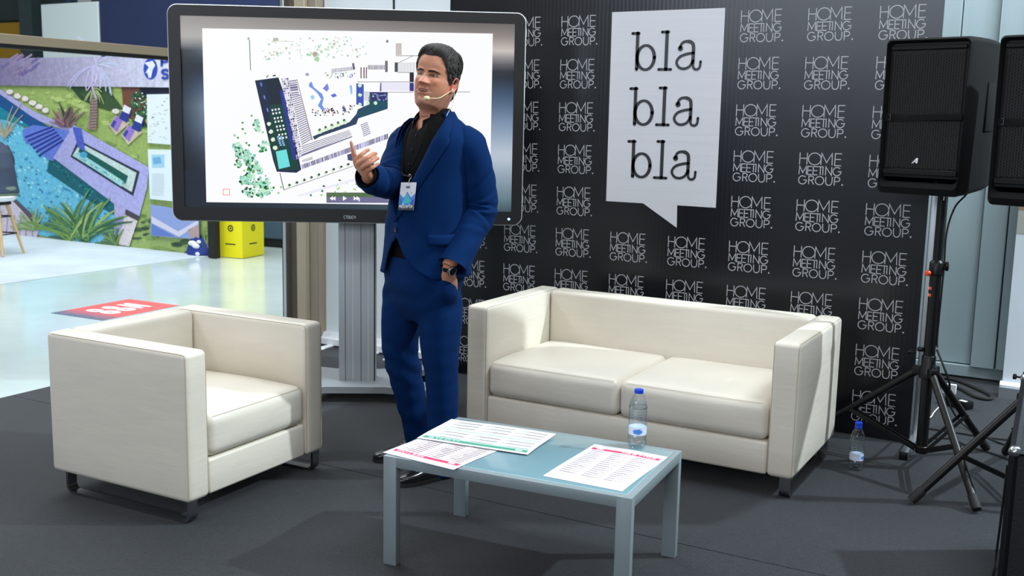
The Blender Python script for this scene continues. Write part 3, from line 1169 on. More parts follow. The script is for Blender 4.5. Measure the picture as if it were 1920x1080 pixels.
def tree(x, y, r, dark=True):
    for _ in range(int(9 + r * 2.2)):
        a, d = rnd.random() * 6.28, r * math.sqrt(rnd.random())
        k = rnd.random()
        if dark and k < 0.42:
            blob(x + d * math.cos(a) - r * .3, y + d * math.sin(a) + r * .2, rnd.uniform(1.5, 3.6), rnd.choice([(12, 92, 44), (20, 110, 60), (8, 74, 50), (60, 150, 60)]), 3, 6)
        else:
            blob(x + d * math.cos(a), y + d * math.sin(a), rnd.uniform(1.5, 3.4), rnd.choice([(150, 214, 196), (176, 226, 200), (196, 240, 206), (128, 200, 178)]), 4, 6)


sp_([(379, 53), (924, 63), (918, 386), (387, 379)], (250, 250, 252), 1)
# building: dark L, terraces, stripes
sp_([(478, 151), (522, 145), (531, 170), (565, 318), (556, 324), (519, 322), (512, 300)], (16, 34, 66), 2)
sp_([(495, 152), (522, 146), (528, 196), (506, 196)], (14, 30, 48), 3)
sp_([(506, 196), (529, 196), (534, 215), (545, 250), (562, 318), (520, 320), (505, 262)], (10, 60, 52), 3)
sp_([(524, 170), (531, 170), (549, 262), (556, 300), (549, 300), (538, 240)], (34, 52, 142), 4)
for k in range(4):
    for j in range(2):
        for i in range(3):
            sp_([(509 + 6 * i + k * 4.2 + j * 1.5, 205 + 15.5 * k + 6.5 * j - i), (512 + 6 * i + k * 4.2 + j * 1.5, 204.5 + 15.5 * k + 6.5 * j - i), (512.5 + 6 * i + k * 4.2 + j * 1.5, 208 + 15.5 * k + 6.5 * j - i), (509.5 + 6 * i + k * 4.2 + j * 1.5, 208.5 + 15.5 * k + 6.5 * j - i)], (240, 246, 255), 5)
for k in range(5):
    for i in range(2):
        sp_([(519 + 6 * i + k * 1.3, 256 + 3.8 * k), (523 + 6 * i + k * 1.3, 255.3 + 3.8 * k), (523.5 + 6 * i + k * 1.3, 257.6 + 3.8 * k), (519.5 + 6 * i + k * 1.3, 258.3 + 3.8 * k)], (150, 200, 250), 5)
for k in range(4):
    blob(504 + 4 * k, 232 + 15 * k, 4.2, (226, 240, 214), 5, 9)
for k in range(3):
    sp_([(487.5 + 6 * k, 155 + 24 * k), (490 + 6 * k, 154.5 + 24 * k), (492 + 6 * k, 161 + 24 * k), (489.5 + 6 * k, 162 + 24 * k)], (110, 130, 220), 5)
sp_([(517, 284), (537, 280), (544, 312), (523, 317)], (110, 222, 222), 5)
# facade textures
for j in range(34):
    for i in range(4):
        t0, t1 = j / 34, (j + .8) / 34
        l0, r0, l1, r1 = lerp2((527, 147), (556, 300), t0), lerp2((541, 146), (567, 294), t0), lerp2((527, 147), (556, 300), t1), lerp2((541, 146), (567, 294), t1)
        a_, b_ = i / 4 + rnd.uniform(0, .06), (i + 1) / 4 - rnd.uniform(0, .12)
        sp_([lerp2(l0, r0, a_), lerp2(l0, r0, b_), lerp2(l1, r1, b_), lerp2(l1, r1, a_)], rnd.choice([(150, 142, 180), (110, 104, 150), (186, 180, 212), (76, 70, 112), (206, 200, 226), (40, 38, 60)]), 3)
stripes([(541, 152), (556, 150), (561, 178), (547, 180)], 8, (130, 122, 160), 3, 0.62, jit=0.3, cols=[(140, 132, 170), (100, 94, 140)])
stripes([(547, 182), (563, 178), (585, 263), (566, 274)], 23, (116, 112, 148), 3, 0.45)
sp_([(556, 148), (557, 148), (586, 262), (585, 264)], (120, 84, 84), 3)
stripes([(565, 274), (655, 244), (660, 254), (567, 293)], 5, (104, 104, 140), 3, 0.4)
stripes([(566, 290), (660, 255), (661, 259), (566, 296)], 1, (104, 104, 140), 3, 0.5)
stripes([(566, 301), (586, 294), (587, 300), (568, 305)], 2, (104, 104, 140), 3, 0.4)
stripes([(676, 234), (689, 229), (696, 252), (682, 258)], 7, (104, 104, 140), 3, 0.4)
for k in range(64):
    t = k / 64
    a, b = lerp2((565, 309), (728, 250), t), lerp2((567, 317), (728, 260), t)
    a2, b2 = lerp2((565, 309), (728, 250), t + 0.011), lerp2((567, 317), (728, 260), t + 0.011)
    sp_([a, a2, b2, b], rnd.choice([(60, 58, 112), (120, 116, 168), (180, 176, 220), (40, 40, 90), (150, 148, 200)]), 3)
# courtyard strip and right-hand dark block
sp_([(586, 256), (600, 250), (655, 229), (668, 214), (671, 205), (726, 180), (727, 204), (672, 222), (668, 233), (600, 256), (590, 262)], (36, 60, 92), 3)
sp_([(693, 173), (727, 173), (727, 202), (690, 214), (672, 222), (668, 214), (690, 196)], (18, 74, 92), 4)
sp_([(668, 156), (682, 158), (682, 200), (668, 196)], (58, 82, 180), 3)
sp_([(695, 173), (726, 173), (727, 190), (697, 188)], (36, 44, 104), 5)
for _ in range(26):
    x, y = rnd.uniform(696, 725), rnd.uniform(175, 187)
    sp_([(x, y), (x + 2.4, y + .6), (x + 2.2, y + 1.6), (x - .2, y + 1)], (190, 200, 240), 6)
stripes([(683, 174), (683, 189), (694, 189), (694, 174)], 7, (170, 162, 190), 5, 0.5)
for (x, y) in ((675, 178), (675, 196), (690, 193), (704, 193), (675, 160)):
    blob(x, y, 3.6, (206, 236, 206), 6, 9)
# courtyard details
for pl, c in [([(580, 156), (584, 153), (588, 163), (596, 170), (604, 176), (607, 184), (604, 197), (610, 206), (604, 207), (596, 198), (602, 186), (596, 176), (588, 168), (579, 162)], (110, 148, 226)),
              ([(605, 166), (614, 156), (617, 166), (613, 172)], (118, 132, 220)), ([(620, 178), (628, 175), (632, 180), (624, 183)], (90, 110, 210)),
              ([(655, 160), (660, 160), (661, 175), (658, 178)], (140, 190, 244)), ([(582, 180), (588, 178), (590, 185), (584, 187)], (150, 206, 246)),
              ([(642, 202), (647, 201), (650, 210), (645, 211)], (70, 80, 140)), ([(573, 137), (579, 137), (579, 142), (573, 142)], (150, 150, 220))]:
    sp_(pl, c, 4)
for _ in range(60):
    x = rnd.uniform(585, 665)
    y = 212 - (x - 585) * 0.12 + rnd.uniform(-6, 9)
    blob(x, y, rnd.uniform(.8, 2.2), rnd.choice([(60, 40, 60), (40, 60, 60), (140, 90, 90), (160, 210, 170), (80, 90, 140)]), 4, 5)
for _ in range(50):
    x = rnd.uniform(610, 665)
    y = 142 - (x - 610) * 0.05 + rnd.uniform(-5, 6)
    blob(x, y, rnd.uniform(.7, 1.8), rnd.choice([(60, 50, 70), (150, 200, 170), (150, 150, 220), (190, 220, 190)]), 4, 5)
for k in range(5):
    blob(600 + 11.5 * k, 246 - 4.4 * k, 4.6, (214, 240, 200), 5, 9)
    blob(599 + 11.5 * k, 243 - 4.4 * k, 2.6, (60, 100, 70), 6, 7)
stripes([(622, 132), (622, 124), (664, 118), (666, 130)][::-1], 1, (110, 110, 140), 3, .1)
for k in range(16):
    x = 622 + k * 2.8
    sp_([(x, 129 - k * .3), (x + 1.2, 129 - k * .3), (x + 1.2, 137 - k * .4), (x, 137 - k * .4)], rnd.choice([(70, 70, 90), (120, 120, 160)]), 3)
for k in range(18):
    x = 690 + k * 2.0
    sp_([(x, 122), (x + 1.1, 122), (x + 1.1, 130.5), (x, 130.5)], rnd.choice([(70, 66, 90), (120, 110, 150)]), 3)
for x, c in ((676, (120, 70, 60)), (681.5, (50, 50, 80)), (686, (120, 70, 60))):
    sp_([(x, 126), (x + 2, 126), (x + 2, 147), (x, 147)], c, 3)
sp_([(740, 117), (746, 117), (746, 135), (740, 135)], (70, 70, 80), 3)
stripes([(747, 117), (747, 135), (780, 135), (780, 117)], 12, (190, 196, 200), 3, 0.45)
for a, b in (((670, 153), (780, 153)), ((680, 172.5), (775, 172.5)), ((746, 135.5), (776, 135.5)), ((746, 118), (775, 104)), ((850, 172), (881, 172)), ((726, 204), (726, 214)), ((742, 104), (785, 104))):
    sp_([a, b, (b[0], b[1] + 1), (a[0], a[1] + 1)], (110, 108, 124), 3)
sp_([(714, 155), (768, 155), (768, 170), (714, 170)], (232, 230, 246), 3)
sp_([(713, 155), (715, 155), (715, 171), (712, 171)], (80, 80, 150), 4)
sp_([(768, 136), (776, 136), (776, 154), (768, 154)], (28, 28, 44), 4)
sp_([(768, 155), (776, 155), (776, 171), (768, 171)], (44, 48, 130), 4)
sp_([(742, 81), (753, 81), (753, 103), (742, 103)], (198, 192, 184), 3)
sp_([(724, 75), (728, 75), (728, 80), (724, 80)], (120, 120, 120), 3)
sp_([(722, 114), (727, 114), (727, 135), (722, 135)], (110, 104, 110), 3)
sp_([(464, 70), (468, 70), (468, 75), (464, 75)], (180, 180, 176), 3)
sp_([(467, 75), (468.6, 75), (470.5, 132), (469, 132)], (80, 130, 110), 3)
sp_([(512, 71), (522, 71), (522, 77), (512, 77)], (186, 186, 180), 3)
sp_([(522, 76.5), (550, 77.5), (550, 78.3), (522, 77.3)], (190, 196, 186), 3)
sp_([(499, 145), (502, 141), (504, 141), (500, 146)], (50, 50, 70), 3)
sp_([(511, 141), (517, 140), (517, 143), (511, 143)], (40, 40, 70), 3)
# pale trees along the top, dark trees at the left, street trees at the bottom
for _ in range(110):
    x = rnd.uniform(492, 690)
    y = 92 + rnd.uniform(-18, 20) - 0.03 * (x - 500)
    if x < 560 and rnd.random() < .5:
        y = 105 - (x - 497) * .25 + rnd.uniform(-8, 8)
    blob(x, y, rnd.uniform(1, 2.8), rnd.choice([(190, 222, 196), (206, 232, 216), (170, 206, 178), (222, 226, 206), (198, 190, 168)]), 2, 6)
blob(591, 101, 5, (176, 168, 150), 3, 9)
blob(594, 111, 5, (170, 214, 160), 3, 9)
for (x, y, r) in ((446, 276, 9), (449, 290, 6), (448, 306, 6), (467, 295, 11), (476, 308, 11), (484, 318, 9), (462, 286, 6), (496, 275, 9), (481, 229, 6), (483, 241, 5), (470, 333, 12), (459, 336, 8), (496, 340, 11), (500, 354, 11), (468, 360, 10), (492, 362, 8), (481, 345, 6)):
    tree(x, y, r)
for (x, y) in ((455, 230), (455, 242), (460, 250), (440, 254), (446, 258), (462, 268), (467, 272), (472, 217), (493, 248), (474, 320), (458, 320), (513, 352), (527, 351), (522, 362), (583, 366), (603, 366), (604, 358)):
    blob(x, y, 2.4, rnd.choice([(90, 160, 80), (40, 130, 70), (150, 210, 140)]), 3, 7)
for k in range(9):
    x, y = 543 + 13.8 * k, 347 - 4.9 * k
    blob(x, y, 2.6, (60, 80, 60), 4, 6)
    blob(x - 2, y + 2, 3.0, (206, 232, 196), 3, 7)
sp_([(524, 324), (525.4, 324), (533, 356), (531.6, 356.5)], (50, 60, 60), 3)
sp_([(531, 356), (662, 311), (662.5, 312), (531.5, 357)], (130, 130, 140), 3)
sp_([(556, 366), (720, 318), (722, 323), (562, 369)], (236, 236, 250), 2)
for (x, y) in ((607, 349), (637, 338)):
    blob(x, y, 2.8, (50, 54, 64), 4, 7, 0.6)
sp_([(651, 290), (661, 287), (664, 296), (660, 302), (652, 300)], (64, 74, 116), 4)
for _ in range(26):
    blob(rnd.uniform(618, 735), rnd.uniform(344, 360), rnd.uniform(1, 2.6), rnd.choice([(170, 220, 140), (110, 190, 110), (206, 236, 176)]), 3, 6)
# red square, control bar
for q in ([(418, 354), (431, 354), (431, 355.4), (418, 355.4)], [(418, 365), (431, 365), (431, 366.4), (418, 366.4)], [(418, 354), (419.4, 354), (419.4, 366), (418, 366)], [(429.6, 354), (431, 354), (431, 366), (429.6, 366)]):
    sp_(q, (250, 150, 140), 3)
sl = tag(SL.build('slide_picture', M['screen'], scr, 0, False), kind='stuff')
CB = MB()
cb = lambda poly, c, lay: sp_(poly, c, lay, CB)
cb([(612, 361), (728, 361), (728, 370), (612, 370)], (84, 108, 72), 6)
cb([(612, 369.5), (728, 369.5), (728, 380.6), (612, 380.2)], (110, 108, 146), 7)
for tri in ([(618, 372), (624, 368), (624, 376)], [(623, 372), (629, 368), (629, 376)], [(643, 367.5), (643, 376.5), (650, 372)], [(663, 368), (663, 376), (669, 372)], [(668.5, 368), (668.5, 376), (675, 372)]):
    cb(tri, (255, 255, 255), 8)
cb([(671, 371), (676, 374), (674, 375), (675, 378), (673, 378), (672, 376)], (230, 230, 240), 9)
tag(CB.build('control_bar', M['screen'], scr, 0, False), kind='stuff')

# column, base and castors
c0 = tvp(662, 500, 0.09)
cxm = 0.03
cl = MB().rbox((cxm, 0.15, 0.62), (0.195, 0.11, 1.10), 0.006, 2).build('column', M['colpaint'], TV)
for xx, ww in ((-0.062, .0018), (-0.022, .0016), (0.022, .0018), (0.060, .0016)):
    MB().box((cxm + xx, 0.0945, 0.62), (ww, 0.002, 1.09)).build('groove', M['rubber'] if xx in (-0.062, 0.022) else M['paper'], cl)
MB().box((cxm + 0.094, 0.15, 0.62), (0.006, 0.1112, 1.09)).build('groove', M['rubber'], cl)
bs = MB()
pts = [(-0.50, -0.10), (-0.44, -0.16), (-0.12, -0.06), (0.18, -0.06), (0.50, -0.16), (0.56, -0.10), (0.50, 0.02), (0.24, 0.10), (0.24, 0.24), (0.52, 0.44), (0.46, 0.50), (0.14, 0.36), (-0.10, 0.36), (-0.42, 0.50), (-0.48, 0.44), (-0.18, 0.24), (-0.18, 0.10), (-0.44, 0.02)]
pts = [(a + cxm - 0.03, b + 0.02) for a, b in pts]
bs.prism(pts, 0.035, lambda p: Vector((p[0], p[1], 0.052)))
bs.build('base_frame', pm('base_paint', (126, 130, 134), .45), TV, 20)
for a, b in ((-0.46, -0.09), (0.52, -0.09), (0.47, 0.46), (-0.43, 0.46)):
    w = MB().lathe([(0.0, -0.011), (0.02, -0.011), (0.024, -0.008), (0.024, 0.008), (0.02, 0.011), (0, 0.011)], 18, (a, b, 0.024), M=Matrix.Rotation(R_(90), 3, 'Y'))
    w.box((a, b, 0.05), (0.034, 0.03, 0.016))
    w.build('castor', M['rubber'], TV)
MB().rbox((0, 0.11, VZ), (0.9, 0.07, 0.55), 0.01, 2).build('wall_mount', M['blackmetal'], TV)

# ------------------------------------------------------------------ loudspeakers on tripods
def speaker(loc, yaw, label, flip=1):
    W, D, H = 0.352, 0.364, 0.60
    e = empty('loudspeaker', loc, yaw, label, 'speaker', 'loudspeakers on tripods')
    # cabinet: trapezoid plan, slightly narrower at the back
    wb = W * 0.72
    cab = [(-W / 2 + .012, -D / 2 + .012), (W / 2 - .012, -D / 2 + .012), (W / 2 - .014, 0.02), (wb / 2, D / 2 - .014), (-wb / 2, D / 2 - .014), (-W / 2 + .014, 0.02)]
    MB().prism(cab, H - 0.05, lambda p: Vector((p[0], p[1], 0.035))).build('cabinet', M['blackplastic'], e, 20)
    # padded cover: open sleeve round the cabinet, front edge rolled
    out, inn = [], []
    hw, n = W / 2, 40
    rings = []

    def ring(y, gx, gz, bot=0.0, wob=0.0):
        pts = []
        cr = 0.022
        rr = rrect(W + gx, H + gz, cr, 6)
        for i, (x, z) in enumerate(rr):
            ww = wob * math.sin(6.1 * z + 3.3 * x + y * 4)
            zz = z + H / 2 + (bot * (1 - min(1, (z + H / 2) / 0.08)) if z < -H / 2 + 0.08 else 0)
            pts.append(Vector((x * (1 - max(0, y - 0.02) * 0.75) + ww * (1 if x > 0 else -1), y, zz)))
        return pts
    rings = [ring(-D / 2 + .03, -.03, -.03, .0, .002), ring(-D / 2 + .002, -.024, -.024, .004, .004), ring(-D / 2 - .012, -.008, -.008, -.012, .005), ring(-D / 2 + .004, .008, .008, -.03, .005),
             ring(-D / 4, .012, .010, -.024, .006), ring(0, .012, .010, -.016, .006), ring(D / 4, .010, .008, -.012, .006), ring(D / 2 - .02, .004, .004, -.004, .004), ring(D / 2, -.02, -.02)]
    cv = MB()
    cv.loft(rings, cap=False)
    k = len(rings[0])
    cv.f.append(list(range((len(rings) - 1) * k, len(rings) * k)))
    cv.mi.append(0)
    cv.c.append(None)
    cov = cv.build('padded_cover', M['fabricblack'], e, 50)
    for sx in (1, -1):
        MB().rbox((sx * (W / 2 + .0085 - .012), 0.055, H * .55), (0.012, 0.14, 0.20), 0.004, 2, M=Matrix.Rotation(sx * 0.16, 3, 'Z')).build('side_flap', M['fabricblack'], cov)
    zp = [(-W / 2 * .9, H * .0 - .02), (0, -.034), (W / 2 * .9, -.028)]
    # hex grille
    g = MB()
    x0, x1, z0, z1 = -W / 2 + .024, W / 2 - .024, 0.072, H - 0.046
    s = 0.0062
    dx, dz = s * 1.5 * 1.1547, s * 2
    cxn = int((x1 - x0) / dx)
    rzn = int((z1 - z0) / dz)
    yg = -D / 2 + .004
    for i in range(cxn):
        for j in range(rzn):
            cx, cz = x0 + dx * (i + .5), z0 + dz * (j + .5 + (0.25 if i % 2 else -.25))
            vs = []
            for q in range(6):
                a = PI / 3 * q
                vs.append((cx + 1.155 * s * math.cos(a), yg, cz + 1.155 * s * math.sin(a)))
            for q in range(6):
                a = PI / 3 * q
                vs.append((cx + .93 * s * math.cos(a), yg - .0004, cz + .93 * s * math.sin(a)))
            for q in range(6):
                a = PI / 3 * q
                vs.append((cx + .88 * s * math.cos(a), yg + .002, cz + .88 * s * math.sin(a)))
            g.add(vs, [(q, (q + 1) % 6, 6 + (q + 1) % 6, 6 + q) for q in range(6)] + [(6 + q, 6 + (q + 1) % 6, 12 + (q + 1) % 6, 12 + q) for q in range(6)])
    gr = g.build('honeycomb_grille', M['grille'], e, 0, False)
    tag(gr, kind='stuff')
    MB().box((0, yg + .005, (z0 + z1) / 2), (x1 - x0, .004, z1 - z0)).build('grille_backing', M['rubber'], e)
    MB().rbox((0, yg - .001, H - .034), (W - .036, .012, .016), .002, 1).build('front_rail', M['blackplastic'], e)
    MB().rbox((0, yg - .001, .058), (W - .036, .014, .022), .002, 1).build('front_rail', M['blackplastic'], e)
    st = MB()
    st.loft([[Vector((x, yg - .006 - .003 * math.sin(9 * x), H * .47 + .012 + .004 * math.sin(12 * x))), Vector((x, yg - .003, H * .47 + .012)), Vector((x, yg - .003, H * .47 - .012)), Vector((x, yg - .006 - .003 * math.sin(9 * x), H * .47 - .012 + .005 * math.sin(10 * x)))] for x in [-W / 2 + .012 + (W - .024) * q / 14 for q in range(15)]])
    sp2 = st.build('strap', M['fabricblack'], e, 30)
    bk = MB()
    bx = -W / 2 + 0.028
    for a, b in (((0, -.011), (0.008, -.011)), ((0, .011), (0.008, .011)), ((0.009, -.011), (0.009, .011))):
        bk.tube([(bx + a[0], yg - .010, H * .47 + a[1]), (bx + b[0], yg - .010, H * .47 + b[1])], .0013, 6)
    bk.build('buckle', M['steel'], sp2)
    # badge: slanted letter A
    lg = MB()
    mp = lambda p: Vector((-W * .06 + p[0] * .022, yg - .004, 0.105 + p[1] * .022))
    lg.prism([(-.62, -.5), (-.3, -.5), (.12, .16), (.2, -.5), (.5, -.5), (.62, .5), (.25, .5)], .002, mp, Vector((0, 1, 0)))
    lg.prism([(-.25, -.12), (.3, -.12), (.3, -.28), (-.34, -.28)], .002, mp, Vector((0, 1, 0)))
    lg.build('badge_letter', M['badgewhite'], e, 0)
    MB().lathe([(0.0, -.03), (.022, -.03), (.024, -.02), (.024, .034), (0, .036)], 16, (0, 0.0, 0.0)).build('pole_socket', M['blackmetal'], e)
    pl = MB()
    pl.rbox((W * .30, -D / 2 + .02, -.042), (.006, .003, .022), .0015, 2)
    pl.lathe([(.0, -.006), (.005, -.005), (.005, .005), (0, .006)], 10, (W * .30, -D / 2 + .02, -.028))
    pl.build('zip_pull', M['steel'], e)
    return e


M['grille'] = pm('grille_steel', (20, 21, 22), 0.5, 0.2)
M['badgewhite'] = pm('badge_white', (235, 236, 238), 0.35)


def tripod(cx, cy, feet, top, label, knobs=True):
    e = empty('speaker_tripod', (cx, cy, 0), 0, label, 'stand', 'speaker tripods')
    MB().tube([(0, 0, 0.085), (0, 0, 0.90)], 0.0245, 18).build('mast_tube', M['blackmetal'], e)
    MB().tube([(0, 0, 0.86), (0, 0, top)], 0.0185, 16).build('inner_tube', M['blackmetal'], e)
    col = MB().lathe([(.026, 0), (.030, .004), (.030, .052), (.026, .058), (.019, .066)], 20, (0, 0, 0.875)).build('collar', M['blackplastic'], e)
    kd = Vector((-0.62, -0.78, 0))
    rot = Vector((0, 0, 1)).rotation_difference(kd).to_matrix()
    MB().lathe([(.006, 0), (.006, .012), (.013, .014), (.013, .026), (.009, .030), (0, .031)], 16, kd * 0.026 + Vector((0, 0, 0.885)), M=rot).build('locking_knob', M['orange'], col)
    kd2 = Vector((0.85, 0.2, 0))
    MB().lathe([(.005, 0), (.005, .012), (.02, .014), (.02, .026), (0, .03)], 12, kd2 * 0.024 + Vector((0, 0, 0.915)), M=Vector((0, 0, 1)).rotation_difference(kd2).to_matrix()).build('locking_knob', M['blackplastic'], col)
    for zz in (0.818, 0.788):
        st = MB().rbox(kd * 0.0245 + Vector((0, 0, zz)), (.016, .003, .013), .001, 1, M=Matrix.Rotation(math.atan2(kd.y, kd.x) + PI / 2, 3, 'Z')).build('warning_sticker', M['orange'], e)
        MB().rbox(kd * 0.0246 + Vector((-.006, .006, zz)), (.006, .003, .011), .001, 1, M=Matrix.Rotation(math.atan2(kd.y, kd.x) + PI / 2, 3, 'Z')).build('white_patch', M['white'], st)
    hub = MB().lathe([(.026, 0), (.036, .004), (.036, .05), (.030, .058), (.030, .10), (.026, .105)], 20, (0, 0, 0.415))
    hb = hub.build('leg_hub', M['blackplastic'], e)
    MB().rbox((-.036, -.012, .545), (.028, .02, .02), .006, 2).build('hub_clamp', M['blackplastic'], hb)
    MB().lathe([(.004, 0), (.004, .02), (.011, .022), (.011, .034), (0, .036)], 12, (-.05, -.02, .53), M=Matrix.Rotation(R_(-90), 3, 'Y')).build('hub_knob', M['blackplastic'], hb)
    MB().lathe([(.024, 0), (.027, .003), (.027, .03), (.024, .033)], 18, (0, 0, .078)).build('lower_collar', M['blackplastic'], e)
    for (fx, fy) in feet:
        d = Vector((fx - cx, fy - cy, 0))
        dn = d.normalized()
        a = dn * 0.045 + Vector((0, 0, 0.445))
        b = d + Vector((0, 0, 0.022))
        MB().rbox(dn * 0.042 + Vector((0, 0, .447)), (.05, .034, .04), .006, 2, M=Matrix.Rotation(math.atan2(dn.y, dn.x), 3, 'Z')).build('leg_bracket', M['blackplastic'], e)
        lg = MB().tube([a, b], .0165, 14).build('leg', M['blackmetal'], e)
        ax = (b - a).normalized()
        MB().tube([b - ax * .055, b - ax * .01, b + ax * .008], [.0195, .0205, .0185], 14).build('rubber_foot', M['rubber'], lg)
        mid = a + (b - a) * 0.56
        s0 = dn * 0.026 + Vector((0, 0, 0.094))
        br = MB()
        dv = (mid - s0)
        side = dn.cross(Vector((0, 0, 1)))
        for sg in (-1, 1):
            o_ = side * sg * .014
            br.loft([[s0 + o_ + q for q in (side * .002 + Vector((0, 0, .010)), side * -.002 + Vector((0, 0, .010)), side * -.002 - Vector((0, 0, .010)), side * .002 - Vector((0, 0, .010)))],
                     [mid + o_ + q for q in (side * .002 + Vector((0, 0, .010)), side * -.002 + Vector((0, 0, .010)), side * -.002 - Vector((0, 0, .010)), side * .002 - Vector((0, 0, .010)))]])
        br.tube([mid - side * .022, mid + side * .022], .005, 8)
        tag(br.build('brace', M['blackmetal'], e), kind=None)
    return e


T1 = (-0.634, 4.875)
tripod(T1[0], T1[1], [(-0.354, 4.425), (-0.41, 5.33), (-1.20, 5.04)], 1.245, 'black speaker tripod beside the right edge of the logo backdrop, orange knob on its mast')
speaker((-0.660, 4.875, 1.262), -0.282, 'black loudspeaker in a padded cover, in full view beside the logo backdrop')
T2 = (-0.195, 4.62)
tripod(T2[0], T2[1], [(-0.589, 4.387), (-0.322, 5.308), (0.40, 4.60)], 1.245, 'black speaker tripod at the right picture edge, its long leg crossing the other tripod')
speaker((-0.195, 4.62, 1.250), -0.34, 'black loudspeaker in a padded cover, cut off by the right picture edge')

# sloped flight case standing at the right edge
fcp = hitw(1887, 1030, 2, 0)
FC = empty('flight_case', (fcp.x, fcp.y, 0), R_(1.0), 'dark flight case with sloped top and ball corners at the right picture edge', 'case')
cw, cdp = 0.5, 0.42
far_z = hitw(1905, 700, 1, fcp.y).z
near_z = hitw(1905, 842, 1, fcp.y - cdp).z
M['laminate'] = pm('case_laminate', (16, 19, 23), 0.5, bump=0.1, bscale=120)
M['caseedge'] = pm('case_extrusion', (52, 55, 60), 0.4, 0.9)
M['caseside'] = pm('case_side', (56, 60, 64), 0.5, 0.4)
prf = [(0, .012), (0, far_z), (-cdp, near_z), (-cdp, .012)]
MB().prism([(a, b) for a, b in [(-.006, .016), (-.006, far_z - .006), (-cdp + .006, near_z - .006), (-cdp + .006, .016)]], cw - .012, lambda p: Vector((.006, p[0], p[1])), Vector((1, 0, 0))).build('panel_body', M['laminate'], FC, 0)
MB().prism([(-.02, .03), (-.02, far_z - .03), (-cdp + .02, near_z - .03), (-cdp + .02, .03)], .003, lambda p: Vector((.0035, p[0], p[1])), Vector((1, 0, 0))).build('side_panel', M['caseside'], FC, 0)
for x in (0.012, cw - .012):
    C4 = [Vector((x, a + (.012 if a < -.1 else -.012), b + (0.012 if b < .1 else -.012))) for a, b in prf]
    for i in range(4):
        MB().tube([C4[i], C4[(i + 1) % 4]], .017, 4).build('edge_extrusion', M['caseedge'], FC, 20)
        if x < .1:
            MB().tube([C4[i], C4[i] + Vector((cw - .024, 0, 0))], .017, 4).build('edge_extrusion', M['caseedge'], FC, 20)
        MB().lathe([(.021 * math.sin(PI * k / 10), -.021 * math.cos(PI * k / 10)) for k in range(11)], 16, C4[i]).build('ball_corner', M['steel'], FC)

# roll-up with photo print at the right edge
RU = empty('rollup_display', (-0.02, 6.55, 0), 0, 'roll-up display with terrace photo and white lower half, by the grey wall', 'roll-up')
MB().box((0, 0, 1.04), (0.86, .004, 1.92)).build('sheet', M['whiteboard2'] if 'whiteboard2' in M else pm('rollup_white', (222, 232, 240), .5), RU)
pr = MB()
for (z0, z1, c) in ((0.93, 1.06, (176, 178, 172)), (1.06, 1.13, (150, 132, 112)), (1.13, 1.26, (120, 90, 74)), (1.26, 1.36, (90, 130, 160)), (1.36, 1.76, (96, 118, 156)), (1.76, 2.0, (196, 196, 186))):
    pr.add([(-.43, -.0035, z0), (.43, -.0035, z0), (.43, -.0035, z1), (-.43, -.0035, z1)], [(0, 1, 2, 3)], 0, lin(c))
for k in range(7):
    for j in range(3):
        x, z = -.40 + .055 * k + .02 * j, 1.09 + .055 * j
        pr.add([(x, -.0045, z), (x + .042, -.0045, z), (x + .042, -.0045, z + .035), (x, -.0045, z + .035)], [(0, 1, 2, 3)], 0, lin((196, 178, 150)))
pr.add([(-.33 + .045 * math.cos(2 * PI * k / 16), -.0045, .84 + .045 * math.sin(2 * PI * k / 16)) for k in range(16)], [tuple(range(16))], 0, lin((196, 206, 214)))
pr.build('terrace_print', M['flatprint'], RU, 0, False)
MB().prism([(-.06, .0), (.05, .0), (.05, .06), (.02, .09), (-.02, .09), (-.035, .07), (-.06, .06)], .88, lambda p: Vector((-.44, p[0], p[1])), Vector((1, 0, 0))).build('base_cassette', M['alu'], RU, 25)
MB().rbox((0, 0, 2.0), (.86, .02, .03), .006, 2).build('top_rail', M['alu'], RU)

# cables, adapter and a slip of paper behind the tripods
def cable(name, pts, r, mat, label):
    c = MB().tube(smooth_path(pts, 8), r, 8).build(name, mat)
    return tag(c, label, 'cable', 'cables on the carpet')


fl = lambda px, py, z=0.006: hitw(px, py, 2, z)
cable('power_cable', [fl(1745, 706, .01), fl(1790, 712, .01), fl(1835, 730, .01), fl(1858, 742, .01), fl(1855, 748, .01), fl(1830, 744, .01), fl(1795, 726, .01), fl(1762, 718, .01)], .010, M['rubber'], 'thick black cable looped on the carpet at the foot of the grey wall')
cable('signal_cable', [Vector((T1[0] + .03, T1[1] - .0, .55)), Vector((T1[0] + .09, T1[1] + .02, .40)), fl(1775, 745, .20), fl(1800, 790, .03), fl(1840, 815), fl(1880, 832), fl(1915, 840)], .005, M['rubber'], 'thin black cable hanging from the hub of the tripod with the orange knob')
cable('signal_cable', [fl(1718, 800), fl(1760, 806), fl(1800, 812), fl(1850, 820), fl(1905, 826)], .0045, M['rubber'], 'black cable running flat behind the legs of both tripods')
cable('signal_cable', [fl(1735, 822), fl(1780, 822), fl(1815, 836), fl(1860, 850), fl(1920, 872)], .0045, M['rubber'], 'black cable curving in front of the foot bar and under the second tripod')
cable('signal_cable', [Vector((T1[0] + .02, T1[1] + .01, 1.25)), Vector((T1[0] + .09, T1[1] + .05, 1.235)), Vector((T1[0] + .05, T1[1] + .03, 1.17)), Vector((T1[0] + .028, T1[1] + .01, 1.06)), Vector((T1[0] + .03, T1[1], .90)), Vector((T1[0] + .027, T1[1], .62)), Vector((T1[0] + .03, T1[1], .56))], .004, M['rubber'], 'thin black cable running down the mast under the first loudspeaker')
cable('signal_cable', [fl(1733, 786), fl(1745, 782), fl(1752, 772), fl(1764, 760)], .003, M['cablewhite'], 'short white cable on the carpet behind the tripod mast')
